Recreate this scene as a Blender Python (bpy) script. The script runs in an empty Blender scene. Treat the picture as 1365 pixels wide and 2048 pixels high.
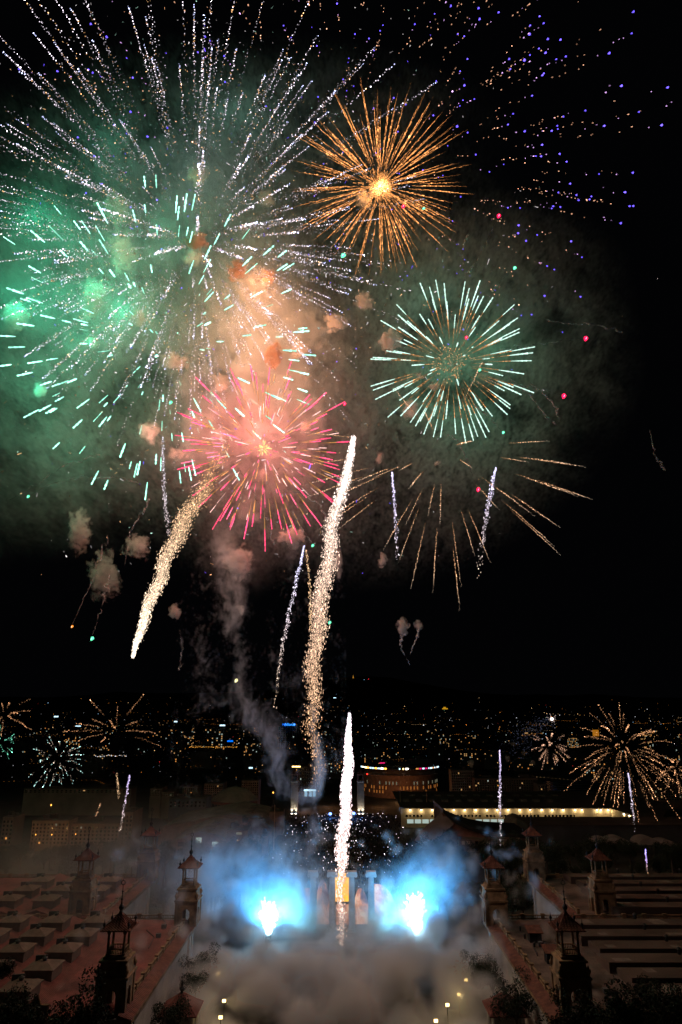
import bpy, math, random
import numpy as np
from mathutils import Vector, Matrix, noise as mnoise

sc = bpy.context.scene
R = math.radians
CZ = 114.0                       # camera height over the far plaza
PITCH = R(16.17)
F = 1365.0                       # focal length in photo pixels (24 mm, portrait)

# ------------------------------------------------------------------ camera, world, exposure
cam = bpy.data.cameras.new('camera')
camo = bpy.data.objects.new('camera', cam)
sc.collection.objects.link(camo)
camo.location = (0, 0, CZ)
camo.rotation_euler = (R(90) + PITCH, 0, 0)
cam.sensor_fit = 'VERTICAL'
cam.sensor_height = 36
cam.lens = 24
cam.clip_start = 1
cam.clip_end = 30000
sc.camera = camo

world = bpy.data.worlds.new('World')
sc.world = world
world.use_nodes = True
wn = world.node_tree
bg = wn.nodes['Background']
bg.inputs['Color'].default_value = (0.42, 0.45, 0.6, 1)
bg.inputs['Strength'].default_value = 0.0016        # moonless night
sc.view_settings.view_transform = 'Standard'
sc.view_settings.look = 'None'
sc.view_settings.exposure = 0.0
sc.view_settings.gamma = 1.0
sc.cycles.use_denoising = True
sc.cycles.volume_bounces = 1
sc.cycles.max_bounces = 5
sc.cycles.diffuse_bounces = 2
sc.cycles.transparent_max_bounces = 16
sc.cycles.volume_step_rate = 1.0
sc.cycles.use_adaptive_sampling = True
sc.cycles.adaptive_threshold = 0.035
sc.cycles.volume_max_steps = 256


def P(px, py, Y):
    """world point seen at photo pixel (px, py) at distance Y north of the camera"""
    u = (px - 682.5) / F
    v = (1024 - py) / F
    d = Vector((u, math.cos(PITCH) - v * math.sin(PITCH), math.sin(PITCH) + v * math.cos(PITCH)))
    return d * (Y / d.y) + Vector((0, 0, CZ))


def mpp(p):
    """metres per photo pixel at a world point"""
    return (p[1] * math.cos(PITCH) + (p[2] - CZ) * math.sin(PITCH)) / F


def lamp(name, loc, color, power, size=4.0, spot=None):
    l = bpy.data.lights.new(name, 'SPOT' if spot else 'POINT')
    l.energy = power
    l.color = color
    l.shadow_soft_size = size
    o = bpy.data.objects.new(name, l)
    o.location = loc
    sc.collection.objects.link(o)
    if spot:
        l.spot_size = R(spot[1])
        l.spot_blend = 0.7
        o.rotation_euler = Vector(spot[0]).to_track_quat('-Z', 'Y').to_euler()
    return o


# light of the burning stars, plus fills added to colour and brighten the smoke
GREEN = (0.06, 1.0, 0.52)
WARM = (1.0, 0.47, 0.24)
PINK = (1.0, 0.24, 0.20)
for px, py, Y, c, e, s in [
    (30, 580, 350, GREEN, 4.86e+04, 8), (110, 420, 350, GREEN, 2.70e+04, 8), (50, 760, 350, GREEN, 3.24e+04, 8), (200, 540, 350, GREEN, 2.97e+04, 8), (150, 660, 350, GREEN, 2.97e+04, 8),
    (140, 890, 350, GREEN, 2.16e+04, 8), (310, 440, 350, GREEN, 3.24e+04, 8), (260, 760, 350, (.35, 1.0, .5), 0.8e4, 8), (60, 430, 425, GREEN, 2.5e4, 8), (240, 620, 425, GREEN, 3e4, 8),
    (525, 555, 350, WARM, 6.0e4, 8), (510, 640, 344, WARM, 7.0e4, 8), (430, 620, 350, WARM, 1.8e4, 8), (545, 730, 344, WARM, 6.5e4, 8), (640, 650, 350, WARM, 1.2e4, 8), (410, 470, 350, (1, .6, .4), 0.8e4, 7),
    (520, 850, 350, PINK, 6.2e4, 8), (430, 820, 350, PINK, 5.0e4, 8), (395, 925, 350, PINK, 2.2e4, 8), (610, 880, 350, PINK, 3.0e4, 8), (545, 985, 348, PINK, 3.0e4, 8), (300, 870, 348, (1, .45, .35), 1.0e4, 8),
    (760, 372, 348, (1.0, 0.42, 0.12), 0.6e5, 3), (903, 728, 408, (0.2, 1.0, 0.6), 1.6e4, 8), (985, 650, 408, (0.2, 1.0, 0.6), 1.2e4, 8), (960, 800, 408, (0.2, 1.0, 0.6), 1.0e4, 8), (850, 560, 408, (0.3, 1.0, 0.7), 1.0e4, 8), (200, 250, 408, (0.2, 1.0, 0.65), 1.4e4, 8), (470, 180, 408, (0.4, 1.0, 0.8), 1.1e4, 8),
    (390, 300, 390, (0.6, 0.95, .9), 3e4, 16), (1000, 640, 330, (0.3, 1.0, .7), 0.2e5, 12),
    (700, 1470, 275, (1.0, .84, .78), 1.2e4, 2), (700, 920, 300, (1.0, .86, .75), 2.5e4, 3), (290, 1260, 300, (1.0, .8, .65), 1.0e4, 3),
    (640, 1420, 205, (1.0, .77, .72), 4.6e4, 3),  # added fill above the ground smoke, away from any star
    (280, 1110, 285, (1, .46, .34), 3.6e4, 6), (430, 530, 348, WARM, 1.5e4, 7), (235, 465, 346, (1, .62, .38), 0.9e4, 6), (800, 1180, 300, (1, .55, .4), 1.2e4, 5),  # fills added to brighten the smoke puffs and the upper left smoke
]:
    lamp('star_and_fill_light', P(px, py, Y), c, e, s)

# ------------------------------------------------------------------ helpers
col = sc.collection


def tag(o, label=None, cat=None, group=None, kind=None):
    if label: o['label'] = label
    if cat: o['category'] = cat
    if group: o['group'] = group
    if kind: o['kind'] = kind
    return o


def empty(name, loc=(0, 0, 0), rz=0.0, scale=1.0):
    o = bpy.data.objects.new(name, None)
    col.objects.link(o)
    o.location = loc
    o.rotation_euler = (0, 0, rz)
    o.scale = (scale,) * 3
    o.empty_display_size = 0.5
    return o


def lin(c):
    return tuple(((x / 255 + 0.055) / 1.055) ** 2.4 if x > 10 else x / 255 / 12.92 for x in c)


class MB:
    def __init__(self):
        self.v = []
        self.f = []
        self.mi = []
        self.m = 0

    def add(self, vs, fs):
        n = len(self.v)
        self.v += [tuple(p) for p in vs]
        for f in fs:
            self.f.append(tuple(i + n for i in f))
            self.mi.append(self.m)
        return self

    def box(self, x0, x1, y0, y1, z0, z1):
        vs = [(x0, y0, z0), (x1, y0, z0), (x1, y1, z0), (x0, y1, z0), (x0, y0, z1), (x1, y0, z1), (x1, y1, z1), (x0, y1, z1)]
        return self.add(vs, [(0, 3, 2, 1), (4, 5, 6, 7), (0, 1, 5, 4), (1, 2, 6, 5), (2, 3, 7, 6), (3, 0, 4, 7)])

    def obox(self, c, ax, hl, hw, z0, z1):
        """box turned in plan: centre c, unit axis ax, half length and half width"""
        a = Vector((ax[0], ax[1])).normalized()
        b = Vector((-a.y, a.x))
        vs = []
        for z in (z0, z1):
            for s, t in ((-1, -1), (1, -1), (1, 1), (-1, 1)):
                q = Vector((c[0], c[1])) + a * hl * s + b * hw * t
                vs.append((q.x, q.y, z))
        return self.add(vs, [(0, 3, 2, 1), (4, 5, 6, 7), (0, 1, 5, 4), (1, 2, 6, 5), (2, 3, 7, 6), (3, 0, 4, 7)])

    def rings(self, prof, n=12, c=(0, 0), rot=0.0, cap=True, sq=False, sx=1.0):
        """lathe: prof = [(radius, z)...]; sq = square plan (radius is the half width)"""
        if sq:
            n = 4
            rot = math.pi / 4
        k = math.sqrt(2) if sq else 1
        vs = []
        for r, z in prof:
            for i in range(n):
                a = rot + 2 * math.pi * i / n
                vs.append((c[0] + r * k * math.cos(a) * sx, c[1] + r * k * math.sin(a), z))
        fs = []
        for j in range(len(prof) - 1):
            for i in range(n):
                a, b = j * n + i, j * n + (i + 1) % n
                fs.append((a, b, b + n, a + n))
        if cap:
            fs.append(tuple(range(n - 1, -1, -1)))
            fs.append(tuple((len(prof) - 1) * n + i for i in range(n)))
        return self.add(vs, fs)

    def tube(self, pts, r, n=6):
        vs, fs = [], []
        pts = [Vector(p) for p in pts]
        for i, p in enumerate(pts):
            t = (pts[min(i + 1, len(pts) - 1)] - pts[max(i - 1, 0)]).normalized()
            u = t.cross(Vector((0.21, 0.93, 0.3))).normalized()
            w = t.cross(u)
            ri = r[i] if isinstance(r, (list, tuple)) else r
            for k in range(n):
                a = 2 * math.pi * k / n
                vs.append(p + (u * math.cos(a) + w * math.sin(a)) * ri)
        for i in range(len(pts) - 1):
            for k in range(n):
                a, b = i * n + k, i * n + (k + 1) % n
                fs.append((a, b, b + n, a + n))
        fs.append(tuple(range(n - 1, -1, -1)))
        fs.append(tuple((len(pts) - 1) * n + k for k in range(n)))
        return self.add(vs, fs)

    def prism(self, poly, axis, d0, d1):
        """polygon [(a, b)...] in a vertical plane, extruded along axis 'x' or 'y', or flat along 'z'"""
        n = len(poly)
        def pt(a, b, d):
            return (d, a, b) if axis == 'x' else ((a, d, b) if axis == 'y' else (a, b, d))
        vs = [pt(a, b, d0) for a, b in poly] + [pt(a, b, d1) for a, b in poly]
        fs = [tuple(range(n)), tuple(range(2 * n - 1, n - 1, -1))]
        for i in range(n):
            j = (i + 1) % n
            fs.append((i, j, j + n, i + n)[::-1])
        return self.add(vs, fs)

    def build(self, name, mat, parent=None, smooth=False, loc=None):
        me = bpy.data.meshes.new(name)
        me.from_pydata(self.v, [], self.f)
        for m in (mat if isinstance(mat, (list, tuple)) else [mat]):
            me.materials.append(m)
        if isinstance(mat, (list, tuple)):
            me.polygons.foreach_set('material_index', self.mi)
        if smooth:
            me.polygons.foreach_set('use_smooth', [True] * len(me.polygons))
        me.update()
        o = bpy.data.objects.new(name, me)
        col.objects.link(o)
        if parent: o.parent = parent
        if loc is not None: o.location = loc
        return o


def arch_poly(h, a, sp, H, n=8):
    """outline of a wall bay of half width h and height H with an arched opening of half width a springing at sp"""
    pts = [(-h, 0), (-a, 0), (-a, sp)]
    for i in range(1, n):
        t = math.pi * (1 - i / n)
        pts.append((a * math.cos(t), sp + a * math.sin(t)))
    return pts + [(a, sp), (a, 0), (h, 0), (h, H), (-h, H)]


# ------------------------------------------------------------------ materials
def mat_surface(name, base, rough=0.85, var=0.3, scale=0.4, bump=0.0, kind='noise', base2=None, spec=0.2):
    m = bpy.data.materials.new(name)
    m.use_nodes = True
    nt = m.node_tree
    b = nt.nodes['Principled BSDF']
    b.inputs['Roughness'].default_value = rough
    b.inputs['Specular IOR Level'].default_value = spec
    tc = nt.nodes.new('ShaderNodeTexCoord')
    nz = nt.nodes.new('ShaderNodeTexNoise')
    nz.inputs['Scale'].default_value = scale
    nz.inputs['Detail'].default_value = 6
    nt.links.new(tc.outputs['Object'], nz.inputs['Vector'])
    rp = nt.nodes.new('ShaderNodeMix')
    rp.data_type = 'RGBA'
    c2 = base2 or tuple(x * (1 - var) for x in base)
    rp.inputs[6].default_value = (*[min(1, x * (1 + var * .4)) for x in base], 1)
    rp.inputs[7].default_value = (*c2, 1)
    mr = nt.nodes.new('ShaderNodeMapRange')
    mr.inputs[1].default_value = 0.35
    mr.inputs[2].default_value = 0.65
    nt.links.new(nz.outputs[0], mr.inputs[0])
    nt.links.new(mr.outputs[0], rp.inputs[0])
    out = rp.outputs[2]
    hsrc = nz.outputs[0]
    if kind in ('tiles', 'corrugated'):
        wv = nt.nodes.new('ShaderNodeTexWave')
        wv.bands_direction = 'X' if kind == 'corrugated' else 'DIAGONAL'
        wv.inputs['Scale'].default_value = 0.9
        wv.inputs['Distortion'].default_value = 0.3
        nt.links.new(tc.outputs['Object'], wv.inputs['Vector'])
        mx = nt.nodes.new('ShaderNodeMix')
        mx.data_type = 'RGBA'
        mx.blend_type = 'MULTIPLY'
        mx.inputs[0].default_value = 0.45
        nt.links.new(out, mx.inputs[6])
        nt.links.new(wv.outputs[0], mx.inputs[7])
        out = mx.outputs[2]
        hsrc = wv.outputs[0]
    if kind == 'panels':
        bt = nt.nodes.new('ShaderNodeTexBrick')
        bt.inputs['Scale'].default_value = 0.22
        bt.inputs['Mortar Size'].default_value = 0.012
        bt.inputs['Color1'].default_value = (1, 1, 1, 1)
        bt.inputs['Color2'].default_value = (.78, .78, .80, 1)
        bt.inputs['Mortar'].default_value = (.45, .42, .40, 1)
        nt.links.new(tc.outputs['Object'], bt.inputs['Vector'])
        mx = nt.nodes.new('ShaderNodeMix')
        mx.data_type = 'RGBA'
        mx.blend_type = 'MULTIPLY'
        mx.inputs[0].default_value = 0.8
        nt.links.new(out, mx.inputs[6])
        nt.links.new(bt.outputs[0], mx.inputs[7])
        out = mx.outputs[2]
    nt.links.new(out, b.inputs['Base Color'])
    if bump:
        bp = nt.nodes.new('ShaderNodeBump')
        bp.inputs['Strength'].default_value = bump
        bp.inputs['Distance'].default_value = 0.15
        nt.links.new(hsrc, bp.inputs['Height'])
        nt.links.new(bp.outputs[0], b.inputs['Normal'])
    return m


def mat_emit(name, color, strength):
    m = bpy.data.materials.new(name)
    m.use_nodes = True
    nt = m.node_tree
    nt.nodes.clear()
    o = nt.nodes.new('ShaderNodeOutputMaterial')
    e = nt.nodes.new('ShaderNodeEmission')
    e.inputs[0].default_value = (*color, 1)
    e.inputs[1].default_value = strength
    nt.links.new(e.outputs[0], o.inputs[0])
    m.cycles.emission_sampling = 'NONE'
    return m


def mat_puff(name, color, density):
    m = bpy.data.materials.new(name)
    m.use_nodes = True
    nt = m.node_tree
    nt.nodes.clear()
    L = nt.links.new
    N = nt.nodes.new
    def mth(op, a, b):
        n = N('ShaderNodeMath'); n.operation = op
        for i, v in enumerate((a, b)):
            if isinstance(v, (int, float)): n.inputs[i].default_value = v
            else: L(v, n.inputs[i])
        return n.outputs[0]
    o = N('ShaderNodeOutputMaterial')
    pv = N('ShaderNodeVolumePrincipled')
    pv.inputs['Color'].default_value = (*color, 1)
    tc = N('ShaderNodeTexCoord')
    vd = N('ShaderNodeVectorMath'); vd.operation = 'DISTANCE'; vd.inputs[1].default_value = (.5, .5, .5)
    L(tc.outputs['Generated'], vd.inputs[0])
    ge = N('ShaderNodeNewGeometry')
    nz = N('ShaderNodeTexNoise'); nz.inputs['Scale'].default_value = .26; nz.inputs['Detail'].default_value = 5; nz.inputs['Roughness'].default_value = .54; nz.inputs['Distortion'].default_value = .6
    L(ge.outputs['Position'], nz.inputs['Vector'])
    f = mth('ADD', mth('SUBTRACT', .38, vd.outputs['Value']), mth('MULTIPLY', mth('SUBTRACT', nz.outputs[0], .5), 1.3))
    f = mth('MINIMUM', mth('MAXIMUM', mth('MULTIPLY', f, 4.5), 0.0), 1.3)
    L(mth('MULTIPLY', f, density), pv.inputs['Density'])
    L(pv.outputs[0], o.inputs['Volume'])
    return m


def mat_spark():
    m = bpy.data.materials.new('burning_spark')
    m.use_nodes = True
    nt = m.node_tree
    nt.nodes.clear()
    o = nt.nodes.new('ShaderNodeOutputMaterial')
    e = nt.nodes.new('ShaderNodeEmission')
    a = nt.nodes.new('ShaderNodeAttribute')
    a.attribute_name = 'glow'
    nt.links.new(a.outputs['Color'], e.inputs[0])
    nt.links.new(e.outputs[0], o.inputs[0])
    m.cycles.emission_sampling = 'NONE'
    return m


def mat_volume(name, color, density, aniso=0.0):
    m = bpy.data.materials.new(name)
    m.use_nodes = True
    nt = m.node_tree
    nt.nodes.clear()
    o = nt.nodes.new('ShaderNodeOutputMaterial')
    pv = nt.nodes.new('ShaderNodeVolumePrincipled')
    pv.inputs['Color'].default_value = (*color, 1)
    pv.inputs['Density'].default_value = density
    pv.inputs['Anisotropy'].default_value = aniso
    nt.links.new(pv.outputs[0], o.inputs['Volume'])
    return m


M = {
    'spark': mat_spark(),
    'stone': mat_surface('ochre_stone', (0.25, 0.15, 0.075), var=0.55, scale=0.5, bump=0.3),
    'render': mat_surface('cream_render', (0.42, 0.36, 0.30), var=0.25, scale=0.15),
    'terra': mat_surface('terracotta_tile', (0.19, 0.07, 0.045), var=0.4, scale=0.8, bump=0.5, kind='tiles'),
    'red_roof': mat_surface('red_roof_coating', (0.215, 0.062, 0.05), var=0.5, scale=0.12, kind='panels'),
    'red_tile': mat_surface('red_roof_tile', (0.21, 0.065, 0.048), var=0.35, scale=0.3, bump=0.5, kind='corrugated'),
    'buff': mat_surface('buff_skylight', (0.15, 0.095, 0.068), var=0.3, scale=0.5),
    'grey_roof': mat_surface('worn_grey_roof', (0.15, 0.10, 0.078), var=0.6, scale=0.12, kind='panels'),
    'shed': mat_surface('corrugated_brown', (0.13, 0.085, 0.062), var=0.35, scale=0.1, bump=0.4, kind='corrugated'),
    'sheet': mat_surface('pale_sheet', (0.25, 0.19, 0.15), var=0.3, scale=0.5, bump=0.4, kind='corrugated'),
    'dark': mat_surface('dark_metal', (0.03, 0.028, 0.026), rough=0.5),
    'column': mat_surface('column_stone', (0.48, 0.44, 0.40), var=0.2, scale=0.4),
    'brick': mat_surface('old_brick', (0.32, 0.17, 0.12), var=0.3, scale=0.3),
    'hall_wall': mat_surface('cream_wall', (0.62, 0.50, 0.32), var=0.15, scale=0.1),
    'asphalt': mat_surface('asphalt', (0.05, 0.048, 0.046), var=0.3, scale=0.3),
    'paving': mat_surface('pale_paving', (0.24, 0.21, 0.18), var=0.3, scale=0.2),
    'earth': mat_surface('ground_cover', (0.055, 0.05, 0.042), var=0.4, scale=0.02),
    'hill': mat_surface('wooded_hill', (0.018, 0.022, 0.016), var=0.4, scale=0.004),
    'leaf': mat_surface('tree_leaves', (0.03, 0.038, 0.02), var=0.5, scale=2.0),
    'bark': mat_surface('tree_bark', (0.08, 0.055, 0.04), var=0.3, scale=3.0),
    'facade': mat_surface('facade_render', (0.26, 0.18, 0.13), var=0.3, scale=0.06),
    'facade_b': mat_surface('facade_brick', (0.24, 0.145, 0.10), var=0.3, scale=0.06),
    'facade_c': mat_surface('facade_grey', (0.10, 0.095, 0.095), var=0.3, scale=0.05),
    'roofing': mat_surface('city_roofing', (0.10, 0.07, 0.055), var=0.3, scale=0.05),
    'glass_dark': mat_surface('dark_glass', (0.01, 0.012, 0.014), rough=0.2, spec=0.5),
    'zinc': mat_surface('zinc_wedge', (0.62, 0.48, 0.42), var=0.25, scale=0.08, bump=0.5, kind='corrugated'),
    'smoke_line': None,
    'puff': mat_puff('puff_smoke', (0.93, 0.85, 0.79), 0.55),
    'puff_thin': mat_puff('thin_puff_smoke', (0.92, 0.85, 0.79), 0.22),
    'puff_core': mat_volume('core_puff_smoke', (0.9, 0.8, 0.7), 0.035),
    'puff_dark': mat_puff('brown_puff_smoke', (0.50, 0.30, 0.22), 0.40),
    'lit_arch': mat_emit('lit_arch', (1.0, 0.34, 0.07), 0.26),
    'lamp_white': mat_emit('lamp_white', (1.0, 0.93, 0.8), 9),
    'lamp_warm': mat_emit('lamp_warm', (1.0, 0.62, 0.2), 7),
    'lamp_amber': mat_emit('lamp_amber', (1.0, 0.38, 0.05), 5),
    'win_warm': mat_emit('window_warm', (1.0, 0.55, 0.2), 0.55),
    'win_amber': mat_emit('window_amber', (1.0, 0.4, 0.09), 0.8),
    'win_cool': mat_emit('window_cool', (0.75, 0.95, 0.85), 0.5),
    'win_dim': mat_emit('window_dim', (0.8, 0.75, 0.5), 0.16),
    'blue_sign': mat_emit('blue_sign', (0.0, 0.16, 1.0), 1.6),
    'white_sign': mat_emit('white_sign', (0.55, 0.85, 1.0), 2.0),
    'pink_sign': mat_emit('pink_sign', (1.0, 0.02, 0.2), 1.0),
    'gold_lit': mat_emit('floodlit_gold', (1.0, 0.42, 0.04), 0.8),
}


def mat_smoke_line():
    m = bpy.data.materials.new('smoke_line')
    m.use_nodes = True
    nt = m.node_tree
    nt.nodes.clear()
    o = nt.nodes.new('ShaderNodeOutputMaterial')
    mx = nt.nodes.new('ShaderNodeMixShader')
    d = nt.nodes.new('ShaderNodeBsdfDiffuse')
    d.inputs[0].default_value = (0.55, 0.53, 0.5, 1)
    t = nt.nodes.new('ShaderNodeBsdfTransparent')
    nz = nt.nodes.new('ShaderNodeTexNoise')
    nz.inputs['Scale'].default_value = 0.35
    nz.inputs['Detail'].default_value = 4
    tc = nt.nodes.new('ShaderNodeTexCoord')
    mr = nt.nodes.new('ShaderNodeMapRange')
    mr.inputs[1].default_value = 0.36
    mr.inputs[2].default_value = 0.72
    mr.inputs[4].default_value = 0.55
    nt.links.new(tc.outputs['Object'], nz.inputs[0])
    nt.links.new(nz.outputs[0], mr.inputs[0])
    nt.links.new(mr.outputs[0], mx.inputs[0])
    nt.links.new(t.outputs[0], mx.inputs[1])
    nt.links.new(d.outputs[0], mx.inputs[2])
    nt.links.new(mx.outputs[0], o.inputs[0])
    return m


M['smoke_line'] = mat_smoke_line()

TRI_CAP = np.array([(0, 2, 1), (0, 3, 2), (0, 4, 3), (0, 1, 4),
                    (1, 2, 6), (1, 6, 5), (2, 3, 7), (2, 7, 6), (3, 4, 8), (3, 8, 7), (4, 1, 5), (4, 5, 8),
                    (9, 5, 6), (9, 6, 7), (9, 7, 8), (9, 8, 5)])


def spark_mesh(name, p0, p1, w, c, parent=None, taper=0.5):
    """one mesh of burning sparks: each a small capsule from p0 to p1 of half width w and glow colour c"""
    p0 = np.asarray(p0, float).reshape(-1, 3)
    p1 = np.asarray(p1, float).reshape(-1, 3)
    n = len(p0)
    w = np.broadcast_to(np.asarray(w, float), (n,))[:, None]
    c = np.broadcast_to(np.asarray(c, float), (n, 3))
    a = p1 - p0
    ln = np.linalg.norm(a, axis=1, keepdims=True) + 1e-9
    a = a / ln
    u = np.cross(a, np.array([0.21, 0.93, 0.3]))
    u /= np.linalg.norm(u, axis=1, keepdims=True) + 1e-9
    v = np.cross(a, u)
    e = np.minimum(ln * 0.28, w)
    qa, qb = p0 + a * e, p1 - a * e
    V = np.stack([p0, qa + u * w * taper, qa + v * w * taper, qa - u * w * taper, qa - v * w * taper,
                  qb + u * w, qb + v * w, qb - u * w, qb - v * w, p1], 1)
    T = (TRI_CAP[None] + (np.arange(n) * 10)[:, None, None]).reshape(-1)
    me = bpy.data.meshes.new(name)
    me.vertices.add(n * 10)
    me.vertices.foreach_set('co', V.reshape(-1))
    me.loops.add(len(T))
    me.loops.foreach_set('vertex_index', T.astype(np.int32))
    me.polygons.add(len(T) // 3)
    me.polygons.foreach_set('loop_start', np.arange(0, len(T), 3, dtype=np.int32))
    me.update(calc_edges=True)
    at = me.attributes.new('glow', 'FLOAT_COLOR', 'POINT')
    cc = np.concatenate([np.repeat(c, 10, 0), np.ones((n * 10, 1))], 1)
    at.data.foreach_set('color', cc.astype(np.float32).reshape(-1))
    me.materials.append(M['spark'])
    o = bpy.data.objects.new(name, me)
    col.objects.link(o)
    if parent: o.parent = parent
    return o


def dirs(n, seed, jit=0.12):
    rg = np.random.default_rng(seed)
    i = np.arange(n) + 0.5
    z = 1 - 2 * i / n
    ph = i * math.pi * (3 - math.sqrt(5)) + rg.uniform(0, 6)
    r = np.sqrt(1 - z * z)
    d = np.stack([r * np.cos(ph), r * np.sin(ph), z], 1) + rg.normal(0, jit, (n, 3))
    d /= np.linalg.norm(d, axis=1, keepdims=True)
    rg.shuffle(d)
    return d, rg

# ------------------------------------------------------------------ ground and hills
GZ = [(0, 36), (300, 34), (420, 26), (600, 9), (850, 0), (3000, 4), (5000, 30), (6500, 95), (7600, 230), (8500, 330), (9500, 250), (12000, 150)]


def gz(y):
    for (a, za), (b, zb) in zip(GZ, GZ[1:]):
        if y <= b:
            return za + (zb - za) * max(0, (y - a)) / (b - a)
    return GZ[-1][1]


def hill_z(x, y):
    z = gz(y)
    if y > 5000:
        k = min(1, (y - 5000) / 3000)
        z += k * (70 * mnoise.noise((x / 1500, y / 1700, 0)) + 35 * mnoise.noise((x / 500, y / 600, 3)))
        z += 165 * k * math.exp(-((x - 170) / 900) ** 2 - ((y - 8500) / 900) ** 2)
        z -= 60 * k * min(1, abs(x - 170) / 5000)
    return z


def sheet(name, xs, ys, zf, mat, kind='structure'):
    mb = MB()
    vs = [(x, y, zf(x, y)) for y in ys for x in xs]
    n = len(xs)
    fs = [(j * n + i, j * n + i + 1, (j + 1) * n + i + 1, (j + 1) * n + i) for j in range(len(ys) - 1) for i in range(n - 1)]
    mb.add(vs, fs)
    return tag(mb.build(name, mat, smooth=True), kind=kind)


sheet('ground', [-9000, -2000, -300, 300, 2000, 9000], [-80, 100, 300, 420, 600, 850, 3000, 5000], lambda x, y: gz(y), M['earth'])
sheet('hills', [-9000 + 300 * i for i in range(61)], [5000 + 220 * i for i in range(32)], hill_z, M['hill'])
sheet('avenue', [-14, 14], [180, 300, 420, 600, 850], lambda x, y: gz(y) + .02, M['paving'])
sheet('plaza', [-120, -40, 40, 120], [860, 900, 960], lambda x, y: gz(y) + .03, M['asphalt'])
sheet('side_street', [-212, -198], [460, 600, 850], lambda x, y: gz(y) + .03, M['asphalt'])

# ------------------------------------------------------------------ exhibition pavilions
ROOF = CZ - 63.6


def baluster_run(mb, p0, p1, z, h=1.15, pier=6.5, thick=0.5):
    """stone balustrade from p0 to p1: plinth, balusters, rail and piers"""
    a, b = Vector(p0), Vector(p1)
    L = (b - a).length
    ax = (b - a) / L
    mid = (a + b) / 2
    mb.obox(mid, ax, L / 2, thick * .5, z, z + .28)
    mb.obox(mid, ax, L / 2, thick * .55, z + h - .22, z + h)
    n = max(1, round(L / pier))
    for i in range(n + 1):
        c = a + ax * (L * i / n)
        mb.obox(c, ax, .55, thick * .8, z - .02, z + h + .16)
        mb.obox(c, ax, .68, thick * .95, z + h + .16, z + h + .34)
    k = int(L / 0.55)
    for i in range(k):
        c = a + ax * (L * (i + .5) / k)
        mb.rings([(.09, z + .28), (.17, z + .5), (.08, z + .85), (.12, z + h - .22)], 5, (c.x, c.y), cap=False)


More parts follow.
